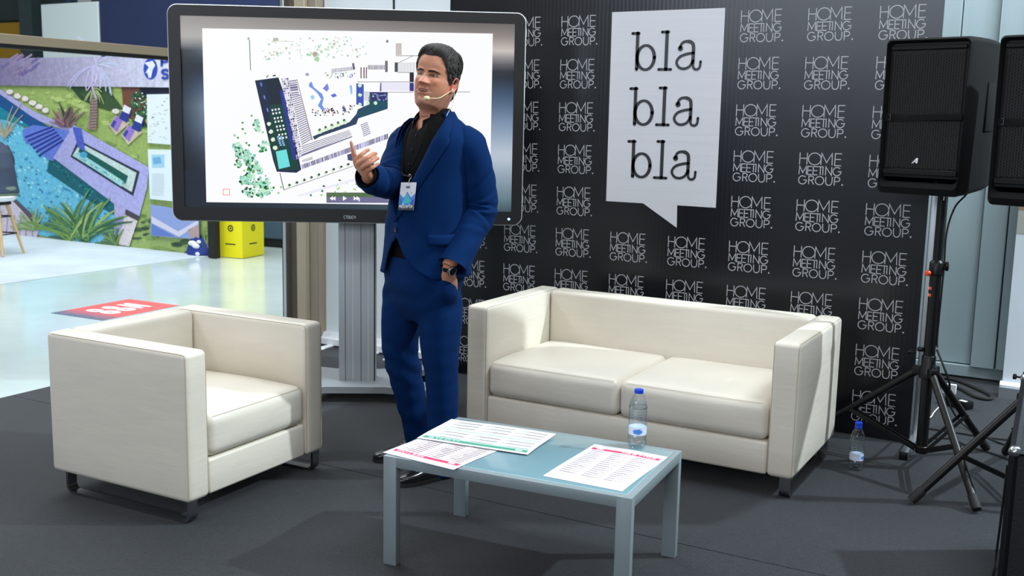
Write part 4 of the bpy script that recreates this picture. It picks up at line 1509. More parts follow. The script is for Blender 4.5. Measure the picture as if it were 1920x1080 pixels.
cable('case_cable', [FC.location + Vector((-.006, -.30, .40)), FC.location + Vector((-.010, -.27, .26)), FC.location + Vector((-.018, -.20, .10)), FC.location + Vector((-.022, -.20, .012)), FC.location + Vector((-.02, -.34, .006)), FC.location + Vector((-.01, -.6, .006))], .004, M['rubber'], 'thin black cable trailing down the flight case')
ad = fl(1792, 762, 0)
AD = empty('power_adapter', (ad.x, ad.y, 0), -0.5, 'black power adapter with white label on the carpet behind the tripod', 'adapter')
MB().rbox((0, 0, .022), (.17, .075, .044), .008, 2).build('adapter_body', M['blackplastic'], AD)
MB().box((.05, -.01, .0446), (.04, .025, .001)).build('white_label', M['white'], AD)
pq = fl(1773, 738, 0)
tag(MB().rbox((pq.x, pq.y, .03), (.11, .02, .06), .003, 1).build('paper_slip', M['paper']), 'small white card lying behind the power adapter', 'card')

# ------------------------------------------------------------------ neighbouring stand with the pool mural
MV = 8.27
MU = empty('mural_wall', (-10.4, MV, 0), 0, 'printed stand wall showing a villa pool seen from above, white plan sheets on it', 'wall panel')
MB().box((0, .03, 1.05), (4.2, .05, 2.10)).build('panel', M['whiteboard'], MU)
MP = MB()


def mpt(px, py, dep):
    p = hitw(px, py, 1, MV + dep)
    return Vector((p.x + 10.4, dep, p.z))


MCNT = [0]


def mdep(lay):
    MCNT[0] += 1
    return .005 - .0015 * lay - .000045 * (MCNT[0] % 32)


def mu(poly, col, lay=1):
    MP.add([mpt(p[0], p[1], mdep(lay)) for p in poly], [tuple(range(len(poly)))], 0, lin(col))


def mblob(x, y, rx, ry, col, lay, n=9, jit=.3):
    mu([(x + rx * (1 + jit * (rnd.random() - .5)) * math.cos(2 * PI * k / n), y + ry * (1 + jit * (rnd.random() - .5)) * math.sin(2 * PI * k / n)) for k in range(n)], col, lay)


MP.add([Vector((-2.1, .004, .0)), Vector((2.1, .004, 0)), Vector((2.1, .004, 2.1)), Vector((-2.1, .004, 2.1))], [(0, 1, 2, 3)], 0, lin((150, 172, 96)))
# grass tone patches and dark shade planting
for _ in range(150):
    mblob(rnd.uniform(60, 280), rnd.uniform(165, 300), rnd.uniform(3, 9), rnd.uniform(2, 5), rnd.choice([(164, 186, 106), (136, 164, 84), (176, 192, 118), (124, 150, 78)]), 2)
mu([(132, 163), (176, 163), (205, 190), (215, 205), (190, 204), (150, 186)], (44, 70, 46), 3)
mu([(150, 176), (170, 163), (200, 163), (232, 205), (205, 208), (180, 200)], (58, 82, 50), 3)
mu([(228, 163), (276, 163), (268, 205), (275, 235), (246, 224), (232, 212)], (112, 70, 58), 3)
mu([(262, 163), (330, 163), (330, 180), (262, 178)], (24, 28, 48), 4)
for _ in range(70):
    mblob(rnd.uniform(248, 280), rnd.uniform(170, 240), rnd.uniform(2, 5), rnd.uniform(2, 5), rnd.choice([(36, 74, 48), (52, 96, 60), (28, 56, 40), (70, 116, 70)]), 4)
for _ in range(24):
    mblob(rnd.uniform(252, 280), rnd.uniform(172, 215), 1.2, 1.2, (226, 236, 230), 5, 6)
# pool: coping, deep wall, mosaic water
mu([(-25, 150), (0, 166), (62, 208), (136, 240), (142, 252), (60, 222), (0, 186), (-25, 168)], (170, 166, 212), 3)
mu([(-25, 160), (0, 177), (60, 219), (96, 240), (50, 236), (0, 208), (-25, 194)], (18, 78, 134), 4)
mu([(-25, 188), (0, 200), (40, 226), (60, 240), (-25, 216)], (22, 128, 150), 5)
mu([(-25, 206), (0, 214), (46, 240), (96, 296), (216, 392), (216, 470), (60, 438), (20, 388), (-25, 350)], (104, 188, 216), 4)
for _ in range(620):
    x, y = rnd.uniform(-20, 205), rnd.uniform(225, 445)
    if y > 250 + (x - 40) * 0.86 + 6 or x < 44:
        if y < 380 + (x) * 0.5:
            mu([(x, y), (x + 4.4, y + 2.2), (x + 3.4, y + 5.4), (x - 1, y + 3.2)], rnd.choice([(132, 206, 226), (84, 166, 208), (64, 146, 190), (160, 220, 232), (58, 128, 168), (112, 196, 220)]), 5)
mu([(92, 296), (108, 296), (214, 370), (222, 408), (170, 378), (88, 322)], (8, 92, 104), 6)
for _ in range(60):
    t = rnd.random()
    x, y = 98 + 112 * t, 306 + 88 * t + rnd.uniform(-8, 8)
    mblob(x, y, 2, 1.5, rnd.choice([(20, 120, 122), (4, 70, 88), (40, 140, 140)]), 7, 6)
mu([(42, 244), (62, 234), (128, 244), (128, 250), (100, 302), (92, 300), (44, 262)], (98, 122, 206), 7)
for k in range(6):
    t = k / 6
    mu([(46 + 5 * k, 262 + 7 * k - 6), (98 + 4 * k, 236 + 5 * k), (100 + 4 * k, 239 + 5 * k), (48 + 5 * k, 265 + 7 * k - 6)], (34, 50, 140), 8)
# raised spa
mu([(138, 234), (279, 314), (276, 350), (260, 410), (214, 382), (100, 296)], (170, 168, 218), 8)
mu([(146, 262), (262, 322), (250, 368), (132, 294)], (40, 50, 70), 9)
mu([(150, 268), (256, 324), (247, 360), (136, 292)], (196, 214, 208), 10)
mu([(150, 276), (240, 330), (235, 346), (146, 288)], (18, 86, 78), 11)
mu([(146, 284), (232, 340), (228, 350), (138, 292)], (150, 206, 206), 12)
mu([(136, 238), (152, 240), (160, 284), (146, 276)], (76, 92, 190), 12)
mblob(157, 290, 8, 6, (70, 160, 200), 13)
for _ in range(60):
    t = rnd.random()
    mu([(140 + 96 * t, 290 + 56 * t + rnd.uniform(-4, 2)), (144 + 96 * t, 291 + 56 * t), (143 + 96 * t, 294 + 56 * t)], rnd.choice([(226, 226, 206), (120, 190, 196), (90, 160, 176)]), 13)
# path and planks
mu([(214, 374), (240, 392), (228, 440), (214, 440)], (170, 164, 208), 9)
mu([(236, 392), (260, 408), (242, 462), (222, 458)], (214, 202, 204), 10)
mu([(236, 392), (262, 406), (258, 414), (234, 402)], (70, 60, 70), 11)
mu([(-25, 352), (18, 372), (76, 424), (60, 470), (-25, 470)], (204, 192, 206), 9)
mu([(16, 368), (30, 374), (76, 418), (70, 426)], (90, 72, 84), 10)
for k in range(6):
    mu([(2 + 12 * k, 395 + 4 * k), (4 + 12 * k, 395 + 4 * k), (-2 + 12 * k, 470), (-4 + 12 * k, 470)], (168, 152, 170), 11)
# lawn at lower right with shade
for _ in range(60):
    mblob(rnd.uniform(255, 390), rnd.uniform(400, 476), rnd.uniform(4, 12), rnd.uniform(2, 6), rnd.choice([(96, 128, 66), (62, 88, 48), (46, 70, 44), (130, 156, 82)]), 5)
# palms
def frond(x, y, ang, ln, col, lay, wd=3.0, bend=.4):
    pts, a = [], ang
    px_, py_ = x, y
    for k in range(7):
        pts.append((px_, py_))
        px_ += ln / 6 * math.cos(a)
        py_ -= ln / 6 * math.sin(a)
        a -= bend / 6 * (1 if math.cos(ang) > 0 else -1)
    vs, fs = ribbon2(pts, [wd * (0.35 + 1.0 * math.sin(PI * min(1, .08 + k / 7.2))) for k in range(7)])
    MP.add([mpt(p[0], p[1], mdep(lay)) for p in vs], fs, 0, lin(col))


for k in range(46):
    a = R_(rnd.uniform(25, 155))
    frond(rnd.uniform(128, 168), rnd.uniform(440, 458), a, rnd.uniform(50, 100), rnd.choice([(110, 150, 66), (70, 118, 66), (150, 176, 96), (48, 96, 60), (96, 140, 90)]), 14 + k % 4, rnd.uniform(2.4, 5), .5)
for k in range(14):
    frond(66 + rnd.uniform(-4, 8), 432, R_(rnd.uniform(60, 170)), rnd.uniform(25, 46), rnd.choice([(150, 170, 116), (116, 146, 90)]), 14, 3)
    frond(212 + rnd.uniform(-6, 10), 462, R_(rnd.uniform(70, 165)), rnd.uniform(20, 46), rnd.choice([(110, 140, 80), (80, 112, 66)]), 14, 3)
    frond(386, 470, R_(rnd.uniform(60, 170)), rnd.uniform(20, 40), rnd.choice([(90, 120, 70), (130, 150, 90)]), 14, 2)
for k in range(26):
    frond(122 + rnd.uniform(-8, 8), 238, R_(rnd.uniform(25, 165)), rnd.uniform(16, 48), rnd.choice([(120, 82, 96), (88, 60, 76), (150, 112, 124), (52, 66, 54)]), 9, 2.6)
mu([(171, 163), (183, 163), (183, 200), (181, 244), (163, 242), (169, 205)], (150, 126, 120), 10)
for k in range(14):
    mu([(168, 168 + 5.4 * k), (183, 167 + 5.4 * k), (183, 169 + 5.4 * k), (168, 170 + 5.4 * k)], (108, 88, 86), 11)
for k in range(10):
    frond(177, 163, R_(rnd.uniform(-160, -20)), rnd.uniform(16, 42), (150, 172, 112), 11, 1.8)
for k in range(12):
    frond(8, 262, R_(rnd.uniform(60, 130)), rnd.uniform(30, 80), (170, 160, 130), 9, 2)
# stones, loungers
for (x, y) in ((18, 172), (32, 180), (47, 185), (61, 193), (73, 200), (85, 207), (217, 208)):
    mblob(x, y, 7, 5, (224, 216, 206), 7)
    mblob(x + 1, y + 4, 7, 2.5, (130, 116, 100), 6)
for (x, y) in ((205, 236), (228, 254)):
    mu([(x, y), (x + 12, y - 20), (x + 39, y - 6), (x + 12, y + 18)], (196, 180, 160), 8)
    mu([(x + 2, y - 1), (x + 13, y - 19), (x + 26, y - 13), (x + 14, y + 12)], (146, 118, 196), 9)
    mu([(x + 18, y - 14), (x + 27, y - 36), (x + 42, y - 28), (x + 33, y - 6)], (44, 58, 140), 10)
    mu([(x + 24, y - 28), (x + 28, y - 40), (x + 41, y - 33), (x + 37, y - 22)], (226, 226, 240), 11)
    mu([(x + 2, y - 1), (x + 8, y - 11), (x + 13, y - 8), (x + 7, y + 3)], (64, 64, 160), 11)
# pale violet title strip with ghosted palm, emblem and letters
for k in range(24):
    x0, x1 = -30 + 17 * k, -30 + 17 * (k + 1)
    t = k / 23
    c = tuple(150 + (q - 150) * min(1, max(0, (t - .0) * 1.35)) for q in (214, 214, 240))
    c = (116 + (222 - 116) * t, 104 + (224 - 104) * t, 140 + (238 - 140) * t)
    yb0, yb1 = 160.2 + .012 * (x0), 160.2 + .012 * (x1)
    p = [mpt(x0, yb0, -.0193), mpt(x1, yb1, -.0193)]
    q = [Vector((p[1].x, -.0193, 2.1)), Vector((p[0].x, -.0193, 2.1))]
    MP.add(p + q, [(0, 1, 2, 3)], 0, lin(c))
for k in range(22):
    frond(178 + rnd.uniform(-3, 3), 122, R_(rnd.uniform(-170, 20) if k % 2 else rnd.uniform(-120, 190)), rnd.uniform(30, 70), (184 + rnd.randint(-8, 12), 180 + rnd.randint(-8, 10), 212), 17, 2.4, .9)
for _ in range(14):
    x, y = rnd.uniform(0, 60), rnd.uniform(108, 140)
    mu([(x, y), (x + 14, y - 9), (x + 16, y - 6), (x + 2, y + 4)], rnd.choice([(118, 102, 142), (108, 96, 146), (140, 122, 150)]), 17)
mblob(282, 129, 13, 20, (46, 72, 170), 18, 24, 0)
for pl in ([(271, 118), (286, 114), (291, 122), (286, 132), (283, 146), (278, 146), (280, 134), (272, 138), (279, 126)], [(276, 136), (281, 130), (279, 148)]):
    mu(pl, (214, 218, 242), 19)
mur = tag(MP.build('mural_print', M['print'], MU, 0, False), kind='stuff')
lt = MB()
lmp = lambda p: mpt(p[0], 260 - p[1], .005 - .0015 * 20.5)
word2(lt, [('P', 303, 260 - 124, 12, 17), ('S', 303, 260 - 147, 13, 16)], 4.6, lmp)
lt.build('print_lettering', pm('print_blue', (46, 72, 170), .5), MU, 0, False)
# three sheets fixed on the mural
for k, (q, c) in enumerate(([[(275, 177), (330, 176), (330, 272), (277, 268)], (222, 230, 232)], [[(277, 280), (330, 281), (330, 378), (281, 373)], (220, 232, 236)], [[(282, 383), (373, 399), (374, 449), (283, 442)], (140, 156, 206)])):
    sb = MB()
    P0 = [mpt(x, y, -.029) for x, y in q]
    P1 = [mpt(x, y, .004) for x, y in q]
    sb.add(P0 + P1, [(0, 1, 2, 3), (0, 4, 5, 1), (1, 5, 6, 2), (2, 6, 7, 3), (3, 7, 4, 0)], 0, lin(c))

    def sq(poly, c, d=-.0305):
        sb.add([mpt(x, y, d) for x, y in poly], [tuple(range(len(poly)))], 0, lin(c))
    if k == 0:
        for j in range(34):
            x, y = rnd.uniform(279, 312), rnd.uniform(184, 262)
            sq([(x, y), (x + rnd.uniform(2, 6), y), (x + 3, y + 1.2), (x, y + 1.2)], (176, 186, 190))
    elif k == 1:
        sq([(284, 290), (308, 290), (308, 314), (285, 314)], (160, 206, 226))
        sq([(286, 296), (300, 294), (303, 306), (288, 308)], (110, 170, 210), -.0315)
        for j in range(14):
            sq([(285, 326 + 3 * j), (rnd.uniform(300, 310), 326 + 3 * j), (308, 327 + 3 * j), (285, 327 + 3 * j)], (196, 208, 214))
    else:
        sq([(284, 405), (334, 434), (372, 412), (372, 420), (336, 444), (284, 418)], (206, 202, 220))
        sq([(284, 420), (330, 444), (284, 441)], (92, 120, 190))
        sq([(352, 432), (373, 420), (373, 447), (358, 447)], (176, 150, 150))
    sb.build('plan_sheet', M['flatprint'], MU, 0, False)
MB().rbox((2.12, .02, 1.05), (.03, .07, 2.1), .003, 1).build('edge_profile', M['alu'], MU)

# portal of that stand: taupe beam along its open side and black post
PO = empty('stand_portal', (-8.35, 6.96, 0), 0, 'taupe portal beam running back along the open side of the mural stand', 'beam')
MB().rbox((0, -1.2, 2.094), (.10, 4.8, .082), .004, 1).build('beam', pm('taupe_beam', (142, 128, 108), .5), PO)
MB().box((0, -1.2, 2.036), (.08, 4.8, .034)).build('underside_strip', M['blackgap'], PO)  # plain black strip along the dark underside of the beam
MB().rbox((.0, 1.17, 2.075), (.30, .07, .11), .003, 1).build('corner_joint', M['blackgap'], PO)
MB().rbox((.155, 1.22, 1.02), (.10, .08, 2.04), .003, 1).build('post', M['blackgap'], PO)

# fascia boards of stands further back
def board(px0, py0, px1, v, mat, label, zb):
    a, b = hitw(px0, py0, 1, v), hitw(px1, py0, 1, v)
    e = empty('fascia_board', ((a.x + b.x) / 2, v, 0), 0, label, 'board', 'fascia boards behind the mural')
    MB().rbox((0, 0, (a.z + zb) / 2), (b.x - a.x, .12, a.z - zb), .01, 1).build('board', mat, e)
    for sx in (-1, 1):
        MB().box((sx * (b.x - a.x) * .45, .02, zb / 2), (.06, .06, zb)).build('support_post', M['alu'], e)
    return e


board(82, 9, 189, 12.0, M['whiteboard'], 'large white fascia board above the mural, left of the navy one', 2.1)
board(191, 1, 560, 12.0, M['navy'], 'large navy fascia board above the mural, right of the white one', 2.1)
YB = empty('yellow_structure', (hitw(10, 60, 1, 19.0).x, 19.0, 0), 0, 'dark yellow element far back in the hall, at the top left', 'structure')
MB().rbox((0, 0, 1.9), (1.8, .4, 3.8), .03, 1).build('panel', pm('dark_yellow', (196, 148, 20), .6), YB)
MB().rbox((1.3, -.1, 2.3), (.5, .5, 4.6), .03, 1).build('side_column', pm('hall_column', (72, 88, 90), .7), YB)
MB().rbox((2.1, .2, 2.3), (.9, .3, 4.6), .03, 1).build('blue_panel', pm('hall_blue', (60, 88, 112), .7), YB)
MB().rbox((.2, .2, 4.2), (4.4, .4, .7), .03, 1).build('lintel', pm('hall_lintel', (58, 70, 70), .7), YB)

# yellow card column with round emblems
a, b_, c_ = hitw(412, 481, 2, 0), hitw(455, 484.5, 2, 0), hitw(492, 477, 2, 0)
a.z = b_.z = c_.z = 0
ang = math.atan2(b_.y - a.y, b_.x - a.x)
w1, w2 = (b_ - a).length, (c_ - b_).length
YC = empty('card_column', (b_.x, b_.y, 0), ang, 'bright yellow card column with small round emblems behind the armchair, beside the mural', 'display box')
MB().box((-w1 / 2, w2 / 2, .45), (w1, w2, .9)).build('card_box', M['yellow'], YC)
yk = pm('dark_emblem', (52, 52, 40), .6)
for face in (0, 1):
    em = MB()

    def fm(x, z, face=face):
        return Vector((-w1 / 2 + x, -.002, z)) if face == 0 else Vector((.002, w2 / 2 + x, z))
    for zc in (.31,):
        n = 18
        for r0, r1 in ((.022, .036), (0.0, .012)):
            vs = [fm(r0 * math.cos(2 * PI * k / n), zc + r0 * math.sin(2 * PI * k / n)) for k in range(n)] + [fm(r1 * math.cos(2 * PI * k / n), zc + r1 * math.sin(2 * PI * k / n)) for k in range(n)]
            em.add(vs, [(k, (k + 1) % n, n + (k + 1) % n, n + k) for k in range(n)])
    em.add([fm(-.07, .135), fm(.06, .135), fm(.06, .148), fm(-.07, .148)], [(0, 1, 2, 3)])
    em.build('round_emblem', yk, YC, 0, False)

# blue bag at the foot of the mural
bg = hitw(360, 479, 2, 0)
BG = empty('cloth_bag', (bg.x, bg.y + .1, 0), 0.1, 'blue cloth bag with white print slumped on the floor below the mural', 'bag')
bm_ = MB()
prof = []
for j in range(9):
    t = j / 8
    rr = []
    for k in range(24):
        a_ = 2 * PI * k / 24
        w_ = (.17 * (1 - .55 * t ** 1.6) + .012 * math.sin(3 * a_ + 5 * t)) * (1 if j else .85)
        rr.append(Vector((w_ * math.cos(a_) + .03 * t, .10 * (1 - .6 * t) * math.sin(a_), .19 * t + .012 * math.sin(2 * a_ + 1) * t)))
    prof.append(rr)
bm_.loft(prof)
bgo = bm_.build('bag_body', M['bagblue'], BG, 60)
wp = MB()
for (x, z, rx, rz_) in ((-.03, .125, .06, .03), (.02, .10, .05, .028), (.05, .145, .03, .02), (.06, .02, .03, .02)):
    y = -.10 * (1 - .6 * z / .19) - .012
    wp.lathe([(0, -.006), (.8, -.004), (1.0, 0), (.8, .004), (0, .006)], 16, (x, y + .01, z), M=Matrix(((rx, 0, 0), (0, 0, 1.5), (0, rz_, 0))))
wp.build('white_print', M['white'], bgo)

# dark padded bench further back, between yellow column and taupe post
bb_ = hitw(508, 466, 2, 0)
DB = empty('padded_bench', (bb_.x, bb_.y + .4, 0), .1, 'dark blue padded bench far back between yellow column and taupe post', 'bench')
MB().rbox((0.1, 0, .26), (1.1, .6, .34), .06, 3).build('seat_block', pm('bench_blue', (70, 92, 112), .5), DB)
MB().rbox((0.1, .26, .5), (1.1, .12, .5), .05, 3).build('backrest', pm('bench_back', (62, 82, 100), .5), DB)
MB().rbox((0.1, 0, .05), (1.0, .5, .1), .01, 2).build('plinth', M['blackgap'], DB)

# red floor sticker with rounded white figures
s1, s2, s3 = hitw(95, 586, 2, 0), hitw(192, 600, 2, 0), hitw(237, 560, 2, 0)
dirx = Vector((s1.x - s2.x, s1.y - s2.y, 0))
wS = dirx.length
lS = (Vector((s3.x - s1.x, s3.y - s1.y, 0))).length * 1.02
FS = empty('floor_sticker', (s2.x, s2.y, -0.005), math.atan2(dirx.y, dirx.x), 'red floor sticker with rounded white figures on the polished floor behind the armchair', 'sticker')
mS, tS, bS = nt('sticker_print')
tc = tS.nodes.new('ShaderNodeTexCoord')
sx = tS.nodes.new('ShaderNodeSeparateXYZ')
nz = tS.nodes.new('ShaderNodeTexNoise')
nz.inputs['Scale'].default_value = 14
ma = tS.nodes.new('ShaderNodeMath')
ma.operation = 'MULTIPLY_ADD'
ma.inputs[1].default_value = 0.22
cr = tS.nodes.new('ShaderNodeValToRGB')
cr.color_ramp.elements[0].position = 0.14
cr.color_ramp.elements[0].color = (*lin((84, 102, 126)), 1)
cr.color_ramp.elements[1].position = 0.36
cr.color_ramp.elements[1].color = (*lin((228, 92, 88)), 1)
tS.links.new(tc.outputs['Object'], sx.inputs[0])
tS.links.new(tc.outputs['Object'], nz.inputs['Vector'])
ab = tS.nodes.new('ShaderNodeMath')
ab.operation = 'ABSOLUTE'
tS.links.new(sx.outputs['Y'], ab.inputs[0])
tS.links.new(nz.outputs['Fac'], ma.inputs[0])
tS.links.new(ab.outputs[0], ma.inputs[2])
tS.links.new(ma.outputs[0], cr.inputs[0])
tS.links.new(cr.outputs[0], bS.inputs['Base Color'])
bS.inputs['Roughness'].default_value = 0.4
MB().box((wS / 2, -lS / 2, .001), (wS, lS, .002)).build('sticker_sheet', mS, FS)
st = MB()
# figures read along the long side
fmS = lambda p: Vector((wS * .5 + (p[1] - .5) * wS * .56, -lS * (.24 + p[0] * .58), .0032))
for ch, x in (('8', .02), ('8', .36), ('M', .70)):
    if ch == '8':
        for q, (cy, rx, ry) in enumerate(((.76, .125, .25), (.27, .15, .28))):
            st.add([fmS((x + .13 + (.02 if q else -.01) + rx * math.cos(2 * PI * k / 18), cy + ry * math.sin(2 * PI * k / 18))) + Vector((0, 0, .0006 * q)) for k in range(18)], [tuple(range(18))])
            st.add([fmS((x + .13 + (.02 if q else -.01) + rx * .25 * math.cos(2 * PI * k / 10), cy + ry * .3 * math.sin(2 * PI * k / 10))) + Vector((0, 0, .0018)) for k in range(10)], [tuple(range(10))], 1)
    else:
        st.prism([(x, .05), (x + .02, .95), (x + .10, .95), (x + .14, .72), (x + .18, .95), (x + .27, .95), (x + .28, .05), (x + .19, .05), (x + .16, .25), (x + .11, .25), (x + .08, .05)], .0008, lambda p: fmS(p), Vector((0, 0, 1)))
tag(st.build('white_figures', [M['white'], pm('figure_hole', (228, 150, 146), .5)], FS, 0, False), kind='stuff')

# ------------------------------------------------------------------ the speaker (man in a blue suit)
MX, MY = -0.33, 4.35          # ground point, heading frame of the camera
mo = RZ @ Vector((MX, MY, 0))
MAN = empty('person', (mo.x, mo.y, 0), HEAD, 'man in blue suit and black shirt, one hand raised and one in his pocket', 'person')


def mp_(px, py, dy=0.0):
    d = ray(px, py)
    k = (MY + dy) / d.y
    q = Vector((0, 0, CAMZ)) + k * d
    return Vector((q.x - MX, q.y - MY, q.z))


def grid_mesh(P, closed=True):
    return P


# ---- head surface (local: x = his left, F = forward, z up from chin)
HZ = [(-.15, .060, .022, -.100), (-.10, .053, .020, -.094), (-.055, .051, .020, -.090), (-.036, .051, .024, -.086), (-.024, .051, .028, -.085), (-.012, .052, .042, -.083), (-.004, .0545, .068, -.082), (.004, .058, .0825, -.080), (.014, .0615, .0845, -.080), (.03, .066, .0865, -.082),
      (.05, .0715, .0875, -.086), (.075, .0755, .0885, -.092), (.10, .0765, .088, -.099), (.12, .0755, .086, -.104), (.14, .0765, .089, -.107), (.165, .077, .0925, -.108), (.19, .0745, .088, -.105),
      (.208, .068, .077, -.096), (.222, .056, .060, -.078), (.231, .040, .040, -.055), (.2365, .020, .020, -.028), (.238, .002, .002, -.002)]
hz_ = np.array(HZ)


def hprof(z):
    zz = np.clip(z, -.15, .238)
    t = np.interp(zz, hz_[:, 0], np.arange(len(hz_)))
    i = np.clip(np.floor(t).astype(int), 0, len(hz_) - 2)
    f = t - i

    def cr(c):
        g = lambda k: hz_[np.clip(k, 0, len(hz_) - 1), c]
        p0, p1, p2, p3 = g(i - 1), g(i), g(i + 1), g(i + 2)
        return 0.5 * (2 * p1 + (p2 - p0) * f + (2 * p0 - 5 * p1 + 4 * p2 - p3) * f * f + (3 * p1 - p0 - 3 * p2 + p3) * f ** 3)
    return np.maximum(cr(1), .001), np.maximum(cr(2), .001), np.minimum(cr(3), -.001)


def head_pt(phi, z):
    w, ff, fb = hprof(z)
    s, c = np.sin(phi), np.cos(phi)
    x = w * np.sign(s) * np.abs(s) ** .93
    F = np.where(c > 0, ff * np.abs(c) ** .84, fb * np.abs(c) ** .95)
    # taper of the face front: narrower jaw towards the front
    x = x * np.where((c > 0) & (z < .07), 1 - .10 * np.clip((.07 - z) / .07, 0, 1) * c, 1)
    return x, F


def g2d(dx, dz, sx, sz):
    return np.exp(-(dx / sx) ** 2 - (dz / sz) ** 2)


def face_disp(x, F, z):
    fr = np.clip((F - .01) / .03, 0, 1)
    d = np.zeros_like(x)
    ax = np.abs(x)
    # nose: ridge widening to the tip, wings
    t = np.clip((.128 - z) / .040, 0, 1)
    nz_ = np.where((z < .132) & (z > .070), 1, 0) * 1.0
    ridge = (.006 + .024 * t ** 1.3) * np.exp(-(x / (.0092 + .0085 * t)) ** 2) * np.clip((z - .0775) / .009, 0, 1) * np.clip((.140 - z) / .016, 0, 1)
    d += ridge
    d += .010 * g2d(ax - .0165, z - .0865, .0068, .0075)
    d -= .006 * g2d(ax - .0085, z - .0765, .0045, .0030)
    # sockets, brow, cheeks
    d -= .0095 * g2d(ax - .031, z - .123, .0165, .0105)
    d += .0050 * g2d(ax - .028, z - .1405, .022, .0065)
    d += .0055 * g2d(ax - .046, z - .098, .018, .016)
    d -= .0044 * g2d(ax - (.019 + (.088 - z) * .45), 0 * z, .0042, 1) * np.clip((.088 - z) / .01, 0, 1) * np.clip((z - .05) / .012, 0, 1)
    # lids round the eyeballs
    e = np.sqrt(((ax - .0315) / .0145) ** 2 + ((z - .1215) / np.where(z > .1215, .0037, .0032)) ** 2)
    d += .0042 * np.exp(-(np.maximum(e - 1, 0) / .55) ** 2) * np.where(e > .9, 1, 0)
    d -= .0085 * np.clip(1.08 - e, 0, 1) ** .5 * np.where(e < 1.08, 1, 0)
    # mouth: lips, slightly open
    lw_ = np.clip(1 - (ax / .027) ** 2, 0, 1)
    d += .0045 * np.exp(-((z - .0635) / .0045) ** 2) * lw_ + .0055 * np.exp(-((z - .0455) / .0050) ** 2) * lw_
    d -= .0105 * np.exp(-((z - .0550) / .0050) ** 4) * np.clip(1 - (ax / .0225) ** 2, 0, 1)
    d += .0080 * g2d(x, z - .015, .018, .012)
    d -= .0030 * g2d(x, z - .034, .016, .006)
    return d * fr


nph, nzr = 176, 150
tt = np.linspace(-1, 1, nph, endpoint=False)
phis = np.sign(tt) * np.abs(tt) ** 1.45 * PI
zrows = np.concatenate([np.linspace(-.15, -.01, 26, endpoint=False), np.linspace(-.01, .15, 90, endpoint=False), np.linspace(.15, .2375, 34)])
PH, ZR = np.meshgrid(phis, zrows)
HXx, HFf = head_pt(PH, ZR)
HFf = HFf + face_disp(HXx, HFf, ZR)
head_col = None


def skin_colour(x, F, z):
    n = len(x)
    base = np.array(lin((186, 128, 100)))
    c = np.tile(base, (n, 1))
    ax = np.abs(x)

    def mixc(w, rgb):
        nonlocal c
        w = np.clip(w, 0, 1)[:, None]
        c = c * (1 - w) + np.array(lin(rgb)) * w
    fr = (F > .02)
    mixc(.45 * g2d(ax - .045, z - .095, .022, .020) * fr, (196, 112, 92))
    mixc(.55 * g2d(x, z - .088, .016, .014) * fr, (190, 104, 86))
    mixc(.42 * np.clip((.075 - z) / .03, 0, 1) * np.clip((z + .005) / .015, 0, 1) * (F > -.03), (150, 110, 98))   # shaved beard
    mixc(.25 * g2d(ax - .031, z - .113, .018, .006) * fr, (150, 96, 84))
    lw_ = ax < .0275
    mixc(.75 * np.clip(1.2 - np.abs(z - .0625) / .0042, 0, 1) * np.clip((.0275 - ax) / .005, 0, 1) * fr, (170, 92, 84))
    mixc(.75 * np.clip(1.2 - np.abs(z - .0460) / .0050, 0, 1) * np.clip((.0265 - ax) / .005, 0, 1) * fr, (176, 96, 88))
    inside = np.clip(1.15 - np.abs(z - .0548) / (.0058 * np.clip(1 - (ax / .023) ** 2, 0.01, 1)), 0, 1) * (ax < .022) * fr
    mixc(inside, (74, 30, 30))
    mixc(np.clip(1.3 - np.abs(z - .0580) / .0019, 0, 1) * (ax < .0150) * fr, (222, 212, 200))
    e = np.sqrt(((ax - .0315) / .0155) ** 2 + ((z - .1215) / .0066) ** 2)
    mixc(.45 * np.clip(1.6 - e, 0, 1) * fr, (128, 78, 68))
    mixc(.8 * np.exp(-((e - 1.0) / .16) ** 2) * (z > .119) * fr, (54, 36, 32))
    return c


HR = Matrix.Rotation(R_(-27), 4, 'Z') @ Matrix.Rotation(R_(8), 4, 'Y') @ Matrix.Rotation(R_(-8), 4, 'X')
hc = mp_(817, 154, -.02)                       # between the ears
HS = 0.97


def h2m(x, F, z):
    """head-local (x left, F forward, z from chin) to man-local"""
    if z < 0:
        F += z * .30
    v = HR @ (Vector((x, -F, z - .105)) * HS)
    return v + hc


hb_ = MB()
hrings = [[h2m(float(HXx[j, i]), float(HFf[j, i]), float(ZR[j, i])) for i in range(nph)] for j in range(len(zrows))]
hb_.loft(hrings)
n_head = len(hb_.v)
# ears
ear_i = []
for sg in (-1, 1):
    rings = []
    for fr_, of_ in ((.02, .003), (.35, .002), (.62, .003), (.78, .0075), (.9, .0125), (1.0, .0115), (1.0, .006), (.86, .000), (.6, -.006), (.3, -.010)):
        rr = []
        for k in range(28):
            a = 2 * PI * k / 28
            q, p_ = math.sin(a), math.cos(a)
            wid = .0175 * (1.0 + .22 * q) * fr_
            hh = .0315 * fr_
            Fe = -.008 + wid * p_ * (1 if p_ < 0 else .8) - .004 * q
            ze = .105 + hh * q
            xo = .0715 + of_ + .010 * (.5 - .5 * p_) * fr_ + (.003 if ze > .1 else 0)
            rr.append(h2m(sg * xo, Fe, ze))
        rings.append(rr)
    n0 = len(hb_.v)
    hb_.loft(rings)
    ear_i.append((n0, len(hb_.v)))

# ---- hands and limbs of the body
def limb(mb, pts, rad, n=14):
    mb.tube(smooth_path(pts, 5), [float(np.interp(k, np.arange(len(rad)) * 5, rad)) for k in range((len(pts) - 1) * 5 + 1)], n)


